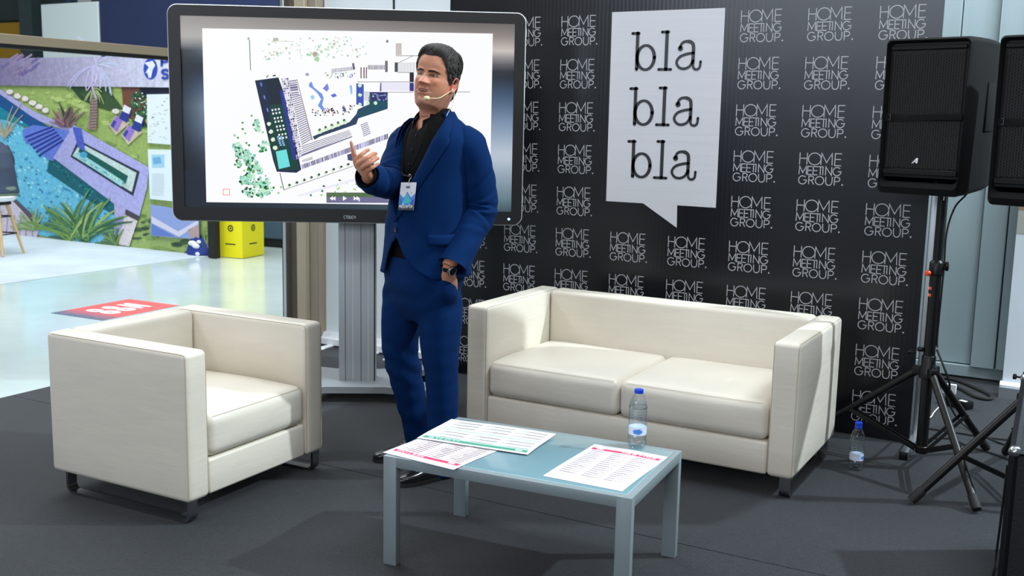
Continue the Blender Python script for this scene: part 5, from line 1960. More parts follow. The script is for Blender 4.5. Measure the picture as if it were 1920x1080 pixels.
YAW = R_(50)
fdir = Vector((-math.sin(YAW), -math.cos(YAW), 0))
ldir = Vector((math.cos(YAW), -math.sin(YAW), 0))
TOR = [  # py, centre px, half width, half depth
    (206, 815, .062, .064), (215, 815, .074, .074), (228, 816, .135, .088), (241, 818, .168, .104), (251, 818, .186, .113), (262, 818, .198, .122), (300, 815, .203, .138), (340, 811, .197, .149), (380, 807, .191, .154),
    (425, 803, .187, .156), (470, 800, .191, .156), (512, 797, .198, .156)]
tor = np.array(TOR, float)


def trow(py):
    return [float(np.interp(py, tor[:, 0], tor[:, k])) for k in (1, 2, 3)]


def tpt(py, phi, grow=0.0, ex=.88, dpy=0.0):
    """point of the torso surface; phi = 0 at the front centre, + towards his left"""
    cx, a, b = trow(py)
    c = mp_(cx, py + dpy, 0)
    s, q = math.sin(phi), math.cos(phi)
    return c + ldir * (a + grow) * math.copysign(abs(s) ** ex, s) + fdir * (b + grow) * math.copysign(abs(q) ** ex, q)


bd = MB()
rings = [[tpt(py, 2 * PI * k / 40, ((-.030 if py < 370 else -.066) if py > 218 else -.014)) for k in range(40)] for py in (215, 220, 228, 241, 262, 300, 340, 380, 425, 470, 512, 550)]
bd.loft(rings)
SH_R, EL_R, WR_R = mp_(757, 262, .11), mp_(732, 344, -.05), mp_(689, 331, -.245)
SH_L, EL_L, WR_L = mp_(882, 275, -.10), mp_(901, 393, -.055), mp_(840, 500, -.195)
limb(bd, [SH_R + Vector((.06, 0, -.02)), SH_R + Vector((0, 0, -.015)), (SH_R + EL_R) / 2, EL_R, (EL_R * .5 + WR_R * .5), WR_R], [.040, .045, .044, .040, .037, .027])
limb(bd, [SH_L - Vector((.06, 0, .02)), SH_L - Vector((0, 0, .015)), (SH_L + EL_L) / 2, EL_L, (EL_L * .5 + WR_L * .5), WR_L], [.040, .045, .044, .040, .036, .027])
HIP_R, KN_R, AN_R = mp_(757, 560, .07), mp_(751, 672, .12), mp_(783, 832, .27)
HIP_L, KN_L, AN_L = mp_(826, 560, -.07), mp_(828, 690, -.06), mp_(824, 868, -.02)
limb(bd, [HIP_R + Vector((0, 0, .08)), HIP_R, KN_R, AN_R], [.070, .07, .050, .036])
limb(bd, [HIP_L + Vector((0, 0, .08)), HIP_L, KN_L, AN_L], [.070, .07, .050, .036])
for an, d in ((AN_R, Vector((-.8, -.6, 0))), (AN_L, Vector((-.78, -.62, 0)))):
    d.normalize()
    z0 = Vector((an.x, an.y, 0))
    limb(bd, [an, z0 + Vector((0, 0, .055)) - d * .02, z0 + Vector((0, 0, .040)) + d * .10, z0 + Vector((0, 0, .032)) + d * .15], [.036, .028, .022, .014])
# right hand: back towards the camera, thumb up
def hp(px, py, dy):
    return mp_(px, py, dy)


hand = MB()
KN = [hp(668, 300, -.285), hp(672, 307, -.30), hp(679, 314, -.30), hp(687, 321, -.29)]
palm_rings = []
for t in (0, .2, .45, .7, .9, 1.0):
    base = WR_R
    a, b = base.lerp(KN[0], t), base.lerp(KN[3], t)
    if t == 0:
        dirn = (KN[0] - KN[3]).normalized()
        a, b = base + dirn * .022, base - dirn * .022
    elif t < .5:
        dirn = (KN[0] - KN[3]).normalized()
        cen = base.lerp((KN[0] + KN[3]) / 2, t)
        wd = .026 + .016 * t
        a, b = cen + dirn * wd, cen - dirn * wd
    else:
        dirn = (KN[0] - KN[3]).normalized()
        cen = base.lerp((KN[0] + KN[3]) / 2, t)
        wd = .040
        a, b = cen + dirn * wd, cen - dirn * wd
    cen, ax = (a + b) / 2, (a - b) / 2
    nrm = ((KN[1] + KN[2]) / 2 - base).cross(ax).normalized()
    th = .021 - .006 * t
    palm_rings.append([cen + ax * math.copysign(abs(math.cos(q)) ** .8, math.cos(q)) + nrm * th * math.copysign(abs(math.sin(q)) ** .8, math.sin(q)) for q in [2 * PI * k / 20 for k in range(20)]])
hand.loft(palm_rings)


def finger(pts, rad):
    P = smooth_path(pts, 5)
    n = len(P)
    R = [float(np.interp(k / (n - 1), np.linspace(0, 1, len(rad)), rad)) for k in range(n)]
    d = (P[-1] - P[-2]).normalized()
    P = P + [P[-1] + d * R[-1] * .55, P[-1] + d * R[-1] * .9]
    R = R + [R[-1] * .8, R[-1] * .4]
    hand.tube(P, R, 12)


pc = WR_R.lerp((KN[1] + KN[2]) / 2, .5)
finger([pc.lerp(KN[0], .6), KN[0], hp(679, 289, -.287), hp(686, 283, -.262), hp(691, 281, -.240)], [.0105, .0105, .0092, .0085, .0070])
finger([pc.lerp(KN[1], .6), KN[1], hp(688, 296, -.300), hp(699, 289, -.272), hp(705, 288, -.248)], [.0105, .0108, .0095, .0087, .0072])
finger([pc.lerp(KN[2], .6), KN[2], hp(695, 305, -.302), hp(705, 298, -.276), hp(709, 297, -.253)], [.0100, .0102, .0090, .0082, .0068])
finger([pc.lerp(KN[3], .6), KN[3], hp(699, 314, -.292), hp(706, 309, -.272), hp(709, 307, -.256)], [.0092, .0090, .0080, .0072, .0060])
finger([hp(682, 324, -.245), hp(670, 310, -.252), hp(665, 295, -.258), hp(662, 281, -.262), hp(658, 266, -.262)], [.015, .0135, .0105, .0090, .0062])
# left hand going into the trouser pocket
LH = MB()
hd = Vector((.06, .58, -1)).normalized()
lx = Vector((-.75, -.66, 0)).normalized()
rings = []
for t, wd, th in ((0, .026, .019), (.02, .029, .019), (.045, .036, .019), (.07, .040, .017), (.095, .040, .014)):
    cen = WR_L + hd * t
    nv = hd.cross(lx)
    rings.append([cen + lx * wd * math.cos(q) + nv * th * math.sin(q) for q in [2 * PI * k / 20 for k in range(20)]])
hand.loft(rings)
for k, ln in enumerate((.072, .080, .074, .058)):
    o_ = WR_L + hd * .085 + lx * (.028 - .0185 * k)
    finger([o_, o_ + hd * .03, o_ + hd * ln * .7 + hd.cross(lx) * .006, o_ + hd * ln + hd.cross(lx) * .016], [.0095, .009, .008, .0065])
o_ = WR_L + hd * .035 + lx * .022
finger([o_, o_ + hd * .03 + lx * .004, o_ + hd * .055 + lx * .004, o_ + hd * .078 - lx * .002], [.012, .011, .0095, .007])

bd.add(hand.v, hand.f)


def remesh(mb, name, vox, smooth_it=4):
    me = bpy.data.meshes.new(name + '_raw')
    me.from_pydata(mb.v, [], mb.f)
    bm = bmesh.new()
    bm.from_mesh(me)
    bmesh.ops.recalc_face_normals(bm, faces=bm.faces)
    bm.to_mesh(me)
    bm.free()
    o = bpy.data.objects.new(name + '_raw', me)
    COL.objects.link(o)
    md = o.modifiers.new('r', 'REMESH')
    md.mode = 'VOXEL'
    md.voxel_size = vox
    if smooth_it:
        s = o.modifiers.new('s', 'SMOOTH')
        s.iterations = smooth_it
        s.factor = 0.5
    dg = bpy.context.evaluated_depsgraph_get()
    out = bpy.data.meshes.new_from_object(o.evaluated_get(dg))
    bpy.data.objects.remove(o)
    bpy.data.meshes.remove(me)
    out.name = name
    return out


rest = remesh(bd, 'body', 0.0038, 3)
# join the head to the remeshed body: one mesh, welded by a boolean union
hm = remesh(hb_, 'head', 0.0017, 1)
ho = bpy.data.objects.new('head_raw', hm)
COL.objects.link(ho)
ro = bpy.data.objects.new('rest_raw', rest)
COL.objects.link(ro)
body_me = None
try:
    b = ro.modifiers.new('b', 'BOOLEAN')
    b.operation = 'UNION'
    b.object = ho
    b.solver = 'MANIFOLD'
    dg = bpy.context.evaluated_depsgraph_get()
    body_me = bpy.data.meshes.new_from_object(ro.evaluated_get(dg))
    if len(body_me.vertices) < 20000:
        body_me = None
except Exception:
    body_me = None
if body_me is None:
    bm = bmesh.new()
    bm.from_mesh(rest)
    bm.from_mesh(hm)
    body_me = bpy.data.meshes.new('body')
    bm.to_mesh(body_me)
    bm.free()
bpy.data.objects.remove(ho)
bpy.data.objects.remove(ro)
nv = len(body_me.vertices)
co = np.empty(nv * 3)
body_me.vertices.foreach_get('co', co)
co = co.reshape(-1, 3)
hinv = np.array(HR.to_3x3().inverted())
loc_ = (co - np.array(hc)) @ hinv.T / HS
cols = skin_colour(loc_[:, 0], -loc_[:, 1], loc_[:, 2] + .105)
far = (loc_[:, 2] + .105) < -.03
cols[far] = np.array(lin((182, 124, 98)))
earm = (np.abs(loc_[:, 0]) > .070) & (np.abs(loc_[:, 2]) < .04) & (np.abs(-loc_[:, 1] + .008) < .03)
cols[earm] = np.array(lin((200, 122, 100)))
at = body_me.color_attributes.new('Col', 'FLOAT_COLOR', 'POINT')
at.data.foreach_set('color', np.hstack([cols, np.ones((nv, 1))]).ravel())
body_me.materials.clear()
body_me.materials.append(M['skin'])
body_me.polygons.foreach_set('use_smooth', [True] * len(body_me.polygons))
body_me.polygons.foreach_set('material_index', [0] * len(body_me.polygons))
body_me.update()
body_me.name = 'body'
link(bpy.data.objects.new('body', body_me), MAN)

# eyes: white, iris, pupil by rings
for sg in (-1, 1):
    vs, fs, cc = [], [], []
    gz = Vector((-.06, .99, -.06)).normalized()     # gaze in head frame (x, F, z)
    rr, nr, nn = .0122, 14, 24
    q = Vector((0, 0, 1)).rotation_difference(Vector((gz.x, -gz.y, gz.z))).to_matrix()
    for j in range(nr + 1):
        th = PI * .62 * j / nr
        for k in range(nn):
            a = 2 * PI * k / nn
            p = q @ Vector((rr * math.sin(th) * math.cos(a), rr * math.sin(th) * math.sin(a), rr * math.cos(th)))
            v = HR @ ((Vector((sg * .0315, -.0640, .1215 - .105)) + p) * HS) + hc
            vs.append(v)
            d = rr * math.sin(th)
            cc.append(lin((14, 10, 9)) if d < .0026 else (lin((66, 42, 28)) if d < .0058 else lin((168, 158, 150))))
    for j in range(nr):
        for k in range(nn):
            fs.append((j * nn + k, j * nn + (k + 1) % nn, (j + 1) * nn + (k + 1) % nn, (j + 1) * nn + k))
    me = bpy.data.meshes.new('eye')
    me.from_pydata(vs, [], fs)
    at = me.color_attributes.new('Col', 'FLOAT_COLOR', 'POINT')
    at.data.foreach_set('color', [w for c in cc for w in (*c, 1.0)])
    me.materials.append(M['eye'])
    me.polygons.foreach_set('use_smooth', [True] * len(me.polygons))
    link(bpy.data.objects.new('eye', me), MAN)


def surf(x, z, off=0.0):
    """front face surface at head-local x, z -> man-local point pushed off by off"""
    w, ff, fb = hprof(np.array([z]))
    lo, hi = 0.0, PI / 2
    for _ in range(26):
        m_ = (lo + hi) / 2
        xx, _F = head_pt(np.array([m_]), np.array([z]))
        if xx[0] < abs(x):
            lo = m_
        else:
            hi = m_
    xx, F = head_pt(np.array([lo]), np.array([z]))
    F = F + face_disp(np.array([x]), F, np.array([z]))
    return h2m(x, float(F[0]) + off, z)


for sg in (-1, 1):
    eb = MB()
    rings = []
    for k in range(12):
        t = k / 11
        x = sg * (.0105 + .043 * t)
        z = .1350 + .0035 * math.sin(PI * min(1, t * 1.15) * .72) - .005 * max(0, t - .6) / .4
        wd = .0044 * (1 - .15 * t) * (math.sin(PI * (0.12 + .83 * t)) ** .5)
        a, b = surf(x, z + wd, .001), surf(x, z - wd, .001)
        c = surf(x, z, .0022)
        rings.append([a, c, b, surf(x, z, -.002)])
    eb.loft(rings)
    eb.build('eyebrow', M['hair'], MAN, 60)

# ---- hair: cap grown out of the scalp plus combed locks
def hairline(ph):
    a = np.abs(ph)
    d = np.degrees(a)
    return np.interp(d, [0, 12, 25, 38, 48, 58, 68, 76, 84, 92, 104, 125, 180], [.198, .199, .201, .196, .182, .160, .134, .106, .096, .112, .100, .052, .030])


hn, hzn = 132, 74
hph = np.linspace(-PI, PI, hn, endpoint=False)
hzz = np.concatenate([np.linspace(.02, .20, 52, endpoint=False), np.linspace(.20, .2375, 22)])
A, B = np.meshgrid(hph, hzz)
X0, F0 = head_pt(A, B)
m_ = np.clip((B - hairline(A)) / .014, 0, 1)
thick = (.0060 + .009 * np.clip((B - .15) / .07, 0, 1) + .004 * np.clip((B - .19) / .03, 0, 1) * (np.cos(A) > 0)) * m_ ** .6
nsw = .0016 * np.sin(38 * A + 90 * B) + .0012 * np.sin(71 * A - 160 * B + 1.3) + .0010 * np.sin(23 * A + 260 * B)
ctr = np.array([0, -.005, .10])
nx, nF, nzv = X0 - 0, F0 + .008, (B - .11) * .9
ln = np.sqrt(nx ** 2 + nF ** 2 + nzv ** 2)
tk = (thick + nsw * m_) - .0025 * (1 - m_)
X1, F1, Z1 = X0 + nx / ln * tk, F0 + nF / ln * tk, B + nzv / ln * tk
hr = MB()
vs = [h2m(float(X1[j, i]), float(F1[j, i]), float(Z1[j, i])) for j in range(len(hzz)) for i in range(hn)]
fs = []
for j in range(len(hzz) - 1):
    for i in range(hn):
        i2 = (i + 1) % hn
        if max(m_[j, i], m_[j, i2], m_[j + 1, i], m_[j + 1, i2]) > 0:
            fs.append((j * hn + i, j * hn + i2, (j + 1) * hn + i2, (j + 1) * hn + i))
fs.append(tuple((len(hzz) - 1) * hn + i for i in range(hn)))
hr.add(vs, fs)
hair = hr.build('hair', M['hair'], MAN, 75)
lk_ = MB()
for k in range(520):
    ph = rnd.uniform(-PI, PI)
    zl = float(hairline(np.array([ph]))[0])
    z0 = rnd.uniform(zl + .002, .232)
    if z0 >= .236:
        continue
    top = z0 > .175
    P = []
    zz, pp = z0, ph
    L = rnd.uniform(.03, .05) if top else rnd.uniform(.016, .03)
    for s in range(6):
        t = s / 5
        x, F = head_pt(np.array([pp]), np.array([min(zz, .2372)]))
        x, F = float(x[0]), float(F[0])
        nl = math.sqrt(x * x + (F + .008) ** 2 + ((zz - .11) * .9) ** 2)
        mk = min(1, max(0, (zz - float(hairline(np.array([pp]))[0])) / .014))
        tkk = (.0060 + .009 * min(1, max(0, (zz - .15) / .07)) + (.004 * min(1, max(0, (zz - .19) / .03)) if math.cos(pp) > 0 else 0)) * mk ** .6
        off = tkk + .0006 + .0026 * math.sin(PI * t) * (1 if top else .5)
        if s == 5:
            off -= .001
        P.append(h2m(x + x / nl * off, F + (F + .008) / nl * off, zz + (zz - .11) * .9 / nl * off))
        if top:                      # combed up and back / to his left
            zz = min(.2372, zz + L / 5 * .7 * (1 if math.cos(pp) > 0 else -1))
            pp += L / 5 / .06 * (.5 if pp > -1 else -.3)
        else:                        # sides: down and back
            zz -= L / 5 * .75
            pp += math.copysign(L / 5 / .075 * .6, pp)
            if zz < float(hairline(np.array([pp]))[0]) + .001:
                break
    if len(P) > 2:
        n = len(P)
        lk_.tube(P, [.0024 * math.sin(PI * (.18 + .80 * i / (n - 1))) + .0003 for i in range(n)], 5)
lo = lk_.build('hair_lock', M['hair'], hair, 75)
tag(lo, kind='stuff')

# ---- shirt
sh_ = MB()
eS = lambda py: np.interp(py, [212, 222, 232, 243, 246], [38, 27, 13, 1.5, 0])
rg = []
for py in (214, 218, 222, 227, 232, 237, 243, 247, 262, 300, 340, 380, 425, 470, 500):
    a0 = R_(float(eS(py)))
    rg.append([tpt(py, a0 + (2 * PI - 2 * a0) * k / 64, -.017 if py < 430 else -.026) for k in range(65)])
sh_.loft(rg, cap=False, closed=False)
sh_.build('shirt', M['shirt'], MAN, 60)
cl_ = MB()
nc = (mp_(814, 214, 0) + h2m(0, -.03, -.075)) / 2
up_ = (h2m(0, -.02, 0) - mp_(816, 224, 0)).normalized()
rings_o, rings_i = [], []
K = 44
for j in range(2):
    pass
cvs, cfs = [], []
for k in range(K + 1):
    a = R_(-156 + 312 * k / K)       # 0 = back, ends at the front
    af = a
    fx = math.cos(af)
    s_, c_ = math.sin(af), math.cos(af)
    front = max(0, -c_)
    rad = .070 + .004 * front
    def cpt(r, h):
        return nc + ldir * (s_ * r) + fdir * (-c_ * r * 1.02 + .006) + Vector((0, 0, 1)) * h + up_ * 0
    cvs += [cpt(rad, .000 - .030 * front), cpt(rad - .004, .046 - .052 * front), cpt(rad + .001, .049 - .052 * front), cpt(rad + .014, .014 - .066 * front - .022 * front ** 6), cpt(rad + .009, .004 - .066 * front - .018 * front ** 6)]
for k in range(K):
    for j in range(4):
        a = k * 5 + j
        cfs.append((a, a + 1, a + 6, a + 5))
cl_.add(cvs, cfs)
clo = cl_.build('shirt_collar', M['shirt'], MAN, 60)
sd = clo.modifiers.new('thick', 'SOLIDIFY')
sd.thickness = .0025
for py in (254, 280, 308):
    p = tpt(py, R_(0), -.0155)
    MB().lathe([(.0, 0), (.0052, .0005), (.0052, .002), (.004, .0026), (0, .0022)], 14, p, M=Vector((0, 0, 1)).rotation_difference(fdir).to_matrix()).build('shirt_button', M['button'], MAN)

# ---- trousers
tr_ = MB()
PEL = [(478, 799, .176, .136), (515, 796, .186, .143), (540, 793, .182, .134), (565, 791, .170, .112), (585, 790, .15, .086), (600, 789, .11, .06)]
pr_ = []
for py, cx, a, b in PEL:
    c = mp_(cx, py, 0)
    pr_.append([c + ldir * a * math.copysign(abs(math.sin(q)) ** .9, math.sin(q)) + fdir * b * math.copysign(abs(math.cos(q)) ** .9, math.cos(q)) for q in [2 * PI * k / 48 for k in range(48)]])
tr_.loft(pr_)


def leg(pts, rad, seed):
    P = smooth_path(pts, 10)
    n = len(P)
    R = [float(np.interp(k / 10, np.arange(len(rad)), rad)) for k in range(n)]
    T = [(P[min(i + 1, n - 1)] - P[max(i - 1, 0)]).normalized() for i in range(n)]
    rings = []
    for i in range(n):
        x = ldir - T[i] * ldir.dot(T[i])
        x.normalize()
        y = T[i].cross(x)
        rr = []
        for k in range(44):
            a = 2 * PI * k / 44
            rr.append(P[i] + x * R[i] * math.copysign(abs(math.cos(a)) ** .92, math.cos(a)) + y * R[i] * 1.04 * math.copysign(abs(math.sin(a)) ** .92, math.sin(a)))
        rings.append(rr)
    tr_.loft(rings)


leg([mp_(760, 505, .05), mp_(754, 590, .07), mp_(750, 650, .11), mp_(759, 700, .145), mp_(771, 750, .19), mp_(780, 798, .235), mp_(788, 852, .285)], [.083, .083, .074, .070, .064, .056, .057], 1)
leg([mp_(822, 505, -.05), mp_(825, 590, -.06), mp_(825, 650, -.06), mp_(828, 700, -.05), mp_(830, 750, -.035), mp_(829, 800, -.02), mp_(827, 890, -.005)], [.088, .089, .078, .067, .0635, .060, .060], 2)
# bulge of the hand in the pocket
o_ = WR_L + hd * .115 + Vector((-.012, -.012, 0))
tr_.loft([[o_ + hd * (-.075 + .17 * j / 8) + (lx * math.cos(q) * .055 + hd.cross(lx) * math.sin(q) * .036) * max(.05, math.sin(PI * (j + .4) / 8.8)) for q in [2 * PI * k / 20 for k in range(20)]] for j in range(9)])
tme = remesh(tr_, 'trousers', 0.0065, 26)
nv = len(tme.vertices)
co = np.empty(nv * 3)
no = np.empty(nv * 3)
tme.vertices.foreach_get('co', co)
tme.vertices.foreach_get('normal', no)
co, no = co.reshape(-1, 3), no.reshape(-1, 3)
zz = co[:, 2]
ft_ = co @ np.array(fdir)
lt_ = co @ np.array(ldir)
xx = co[:, 0]
w = np.zeros(nv)
kz1, kz2 = KN_R.z, .86
w += .0034 * np.sin(70 * zz + 26 * xx + 5 * np.sin(9 * xx)) * np.exp(-((zz - kz1 + .02) / .10) ** 2) * (lt_ < .02)
w += .0034 * np.sin(62 * zz - 34 * lt_ + 3 * np.sin(14 * lt_)) * np.exp(-((zz - .80) / .08) ** 2)
w += .0022 * np.sin(52 * zz + 20 * lt_) * np.exp(-((zz - .16) / .12) ** 2)
w += .0012 * np.sin(31 * zz + 18 * xx + 4 * np.sin(6 * zz))
w += .0005 * np.sin(95 * zz - 40 * lt_ + 2 * np.sin(23 * xx))
co = co + no * w[:, None]
# front creases of both legs
tme.vertices.foreach_set('co', co.ravel())
tme.materials.clear()
tme.materials.append(M['suit'])
tme.polygons.foreach_set('use_smooth', [True] * len(tme.polygons))
tme.polygons.foreach_set('material_index', [0] * len(tme.polygons))
tme.update()
tro = link(bpy.data.objects.new('trousers', tme), MAN)
pe = MB()
A_, B_ = mp_(822, 498, -.215), mp_(836, 534, -.225)


# ---- shoes
for an, d, nm in ((Vector((AN_R.x, AN_R.y, 0)), Vector((-.86, -.50, 0)), 'r'), (Vector((AN_L.x, AN_L.y, 0)), Vector((-.80, -.60, 0)), 'l')):
    d.normalize()
    sd_ = Vector((-d.y, d.x, 0))
    s_ = MB()
    rows = [(-.085, .020, .050), (-.075, .030, .070), (-.04, .036, .085), (0, .037, .088), (.05, .040, .072), (.09, .044, .056), (.13, .046, .046), (.17, .042, .038), (.195, .032, .030), (.208, .018, .022), (.213, .006, .016)]
    rings = []
    for t, wd, ht in rows:
        rings.append([an + d * t + sd_ * wd * math.copysign(abs(math.cos(q)) ** .8, math.cos(q)) + Vector((0, 0, .012 + ht * (.5 + .5 * math.sin(q)) if math.sin(q) > -.2 else .012)) for q in [2 * PI * k / 28 for k in range(28)]])
    s_.loft(rings)
    so = s_.build('shoe', M['shoe'], MAN, 60)
    sl_ = MB()
    outl = [(t, wd + .004) for t, wd, _ in rows] + [(t, -wd - .004) for t, wd, _ in rows[::-1]]
    sl_.prism(outl, .014, lambda p: an + d * p[0] + sd_ * p[1] + Vector((0, 0, .001)))
    sl_.build('sole', M['rubber'], so, 30)
    lc = MB()
    for k in range(4):
        t = .045 + .016 * k
        h_ = float(np.interp(t, [r[0] for r in rows], [r[2] for r in rows])) + .0125
        lc.tube([an + d * t + sd_ * y + Vector((0, 0, h_ - y * y * 12)) for y in (-.018, -.009, 0, .009, .018)], .0022, 6)
    lc.build('laces', M['rubber'], so)

# ---- jacket
pys = [213, 219, 226, 233, 241, 251, 262, 275, 290, 305, 320, 335, 350, 365, 380, 395, 410, 418, 425, 433, 442, 452, 462, 472, 482, 492, 502, 510]
eR = lambda py: np.interp(py, [213, 226, 241, 262, 300, 340, 380, 412, 425, 436, 452, 476, 512], [-84, -58, -41, -31, -23, -15, -6, 3, 4, 3, -5, -12, -16])
eL = lambda py: np.interp(py, [213, 226, 241, 262, 300, 340, 380, 412, 425, 436, 452, 476, 495, 512], [94, 64, 46, 35, 26, 17, 7, -2, -3, -1, 8, 20, 36, 62])
jk = MB()
NJ = 96
rings = []
for py in pys:
    a0, a1 = R_(float(eL(py))), R_(float(eR(py))) + 2 * PI
    rr = []
    for k in range(NJ + 1):
        ph = a0 + (a1 - a0) * k / NJ
        e0 = min(1, (ph - a0) / .35)
        gr = .0045 * (1 - e0) if e0 < 1 else 0.0          # left front laps over the right
        # soft drape folds
        zc_ = py
        gr += .0030 * math.sin(.055 * py + 2.2 * ph) * math.sin(3.1 * ph + .6) * np.interp(py, [230, 300, 520], [0, 1, 1])
        gr += .0035 * math.exp(-((py - 425) / 16) ** 2) * math.sin(9 * ph)
        flare = .016 * np.interp(py, [440, 512], [0, 1])
        rr.append(tpt(py, ph, gr + flare * .6))
    rings.append(rr)
jk.loft(rings, cap=False, closed=False)
jko = jk.build('jacket', M['suit'], MAN, 60)
sd = jko.modifiers.new('cloth', 'SOLIDIFY')
sd.thickness = .004
sd.offset = -1


def sleeve(pts, rad, seed, elbow, ca):
    P = smooth_path(pts, 24)
    n = len(P)
    R = [float(np.interp(k / 24, np.arange(len(rad)), rad)) for k in range(n)]
    T = [(P[min(i + 1, n - 1)] - P[max(i - 1, 0)]).normalized() for i in range(n)]
    x = Vector((0, -1, 0))
    rings = []
    for i in range(n):
        x = (x - T[i] * x.dot(T[i])).normalized()
        y = T[i].cross(x)
        rr = []
        for k in range(48):
            a = 2 * PI * k / 48
            r = R[i]
            for c, sl, dp in ((elbow - .42, .16, .0035), (elbow - .14, -.12, .0062), (elbow + .12, .20, .0058), (elbow + .38, -.16, .0042), (elbow - .85, .28, .0030), (elbow + .8, .12, .0028)):
                de = i / 24 - c - sl * math.sin(a - ca)
                r -= dp * math.exp(-(de / .075) ** 2) * max(0, math.cos(a - ca)) ** .7
                r += dp * .6 * math.exp(-((de - .13) / .10) ** 2) * max(0, math.cos(a - ca))
            r += .0016 * math.sin(.19 * i + 2 * a + seed) + .0012 * math.sin(.41 * i - 3 * a)
            rr.append(P[i] + x * r * math.cos(a) + y * r * math.sin(a))
        rings.append(rr)
    # turn the cuff edge inwards
    c = P[-1]
    rings.append([c + (p - c) * .88 - T[-1] * .002 for p in rings[-1]])
    rings.append([c + (p - c) * .84 - T[-1] * .05 for p in rings[-2]])
    mb = MB()
    mb.loft(rings, cap=False)
    c0 = P[0]
    mb.f.append(list(range(47, -1, -1)))
    mb.mi.append(0)
    mb.c.append(None)
    return mb.build('sleeve', M['suit'], MAN, 60)


slR = sleeve([mp_(775, 252, .08), mp_(758, 266, .10), mp_(744, 304, .03), mp_(731, 341, -.05), mp_(707, 339, -.16), mp_(688, 330, -.232)], [.044, .062, .064, .065, .060, .053], .5, 3.0, .2)
slL = sleeve([mp_(862, 256, -.07), mp_(882, 274, -.10), mp_(894, 328, -.085), mp_(901, 388, -.06), mp_(878, 441, -.11), mp_(849, 500, -.188)], [.046, .066, .069, .071, .064, .0595], 2.1, 3.0, -.4)
for k in range(3):
    p = mp_(883 - 6.0 * k, 489 + 7.5 * k, -.150 - .004 * k)
    MB().lathe([(0, -.003), (.0065, -.002), (.0065, .002), (0, .003)], 14, p, M=Vector((0, 0, 1)).rotation_difference(Vector((.8, -.6, -.2))).to_matrix()).build('cuff_button', M['button'], slL)
# black shirt cuff at the raised wrist
T_ = (WR_R - mp_(707, 339, -.16)).normalized()
cf = MB()
cf.tube([mp_(690, 331, -.222), mp_(687, 329.5, -.238), mp_(684.5, 328, -.250)], [.044, .0425, .041], 28, cap=False)
cfo = cf.build('shirt_cuff', M['shirt'], MAN, 60)
sdc = cfo.modifiers.new('thick', 'SOLIDIFY')
sdc.thickness = .003

# lapels and collar
for sg in (-1, 1):
    lp = MB()
    edge = eL if sg > 0 else eR
    rowsL = []
    wds = [(412, .004), (400, .014), (380, .027), (360, .038), (340, .047), (320, .055), (300, .063), (285, .070), (272, .076), (262, .080), (258, .062), (252, .060), (244, .056), (236, .050), (228, .040), (221, .030)]
    if sg < 0:
        wds = [(412, .004), (400, .014), (380, .024), (360, .032), (340, .038), (320, .043), (300, .047), (280, .050), (262, .050), (250, .047), (240, .043), (232, .036), (224, .028)]
    for py, wd in wds:
        cx, a, b = trow(py)
        e0 = R_(float(edge(py)))
        rr = []
        for k in range(7):
            t = k / 6
            # arc-length step along the surface
            ph = e0 + sg * wd * t / ((a + b) / 2)
            lift = .0075 + .004 * math.sin(PI * t) - (.0035 * t)
            rr.append(tpt(py - 1.5 * t * (1 if py < 300 else 0), ph - sg * .004, lift))
        rowsL.append(rr)
    lp.loft(rowsL, cap=False, closed=False)
    lo = lp.build('lapel', M['suit'], jko, 60)
    s2 = lo.modifiers.new('cloth', 'SOLIDIFY')
    s2.thickness = .003
    s2.offset = 1
cb_ = MB()
rr = []
cvs, cfs = [], []
K = 40
for k in range(K + 1):
    a = R_(-98 + 196 * k / K)
    s_, c_ = math.sin(a), math.cos(a)
    fr_ = max(0, -c_)
    base = mp_(815, 219, 0)

    def jp(r, h):
        return base + ldir * s_ * r + fdir * (-c_ * r + .0) + Vector((0, 0, h))
    r0 = .083 + .010 * fr_
    cvs += [jp(r0 - .004, -.012 - .05 * fr_), jp(r0 - .008, .018 - .066 * fr_), jp(r0 - .003, .022 - .066 * fr_), jp(r0 + .014, -.008 - .072 * fr_), jp(r0 + .020, -.024 - .074 * fr_)]
for k in range(K):
    for j in range(4):
        a = k * 5 + j
        cfs.append((a, a + 1, a + 6, a + 5))
cb_.add(cvs, cfs)
jc = cb_.build('jacket_collar', M['suit'], jko, 60)
s3 = jc.modifiers.new('cloth', 'SOLIDIFY')
s3.thickness = .003
# front button, pocket flap
p = tpt(427, R_(1), .006)
MB().lathe([(0, -.002), (.0095, -.001), (.0095, .003), (.007, .0042), (0, .0034)], 18, p, M=Vector((0, 0, 1)).rotation_difference(fdir).to_matrix()).build('jacket_button', M['button'], jko)
pf = MB()
rowsP = []
for py in (430, 436, 443, 449):
    rowsP.append([tpt(py + 1.5 * math.sin(PI * k / 12), R_(50 + 38 * k / 12), .0115) for k in range(13)])
pf.loft(rowsP, cap=False, closed=False)
pfo = pf.build('pocket_flap', M['suit'], jko, 60)
s4 = pfo.modifiers.new('cloth', 'SOLIDIFY')
s4.thickness = .0035
s4.offset = 1

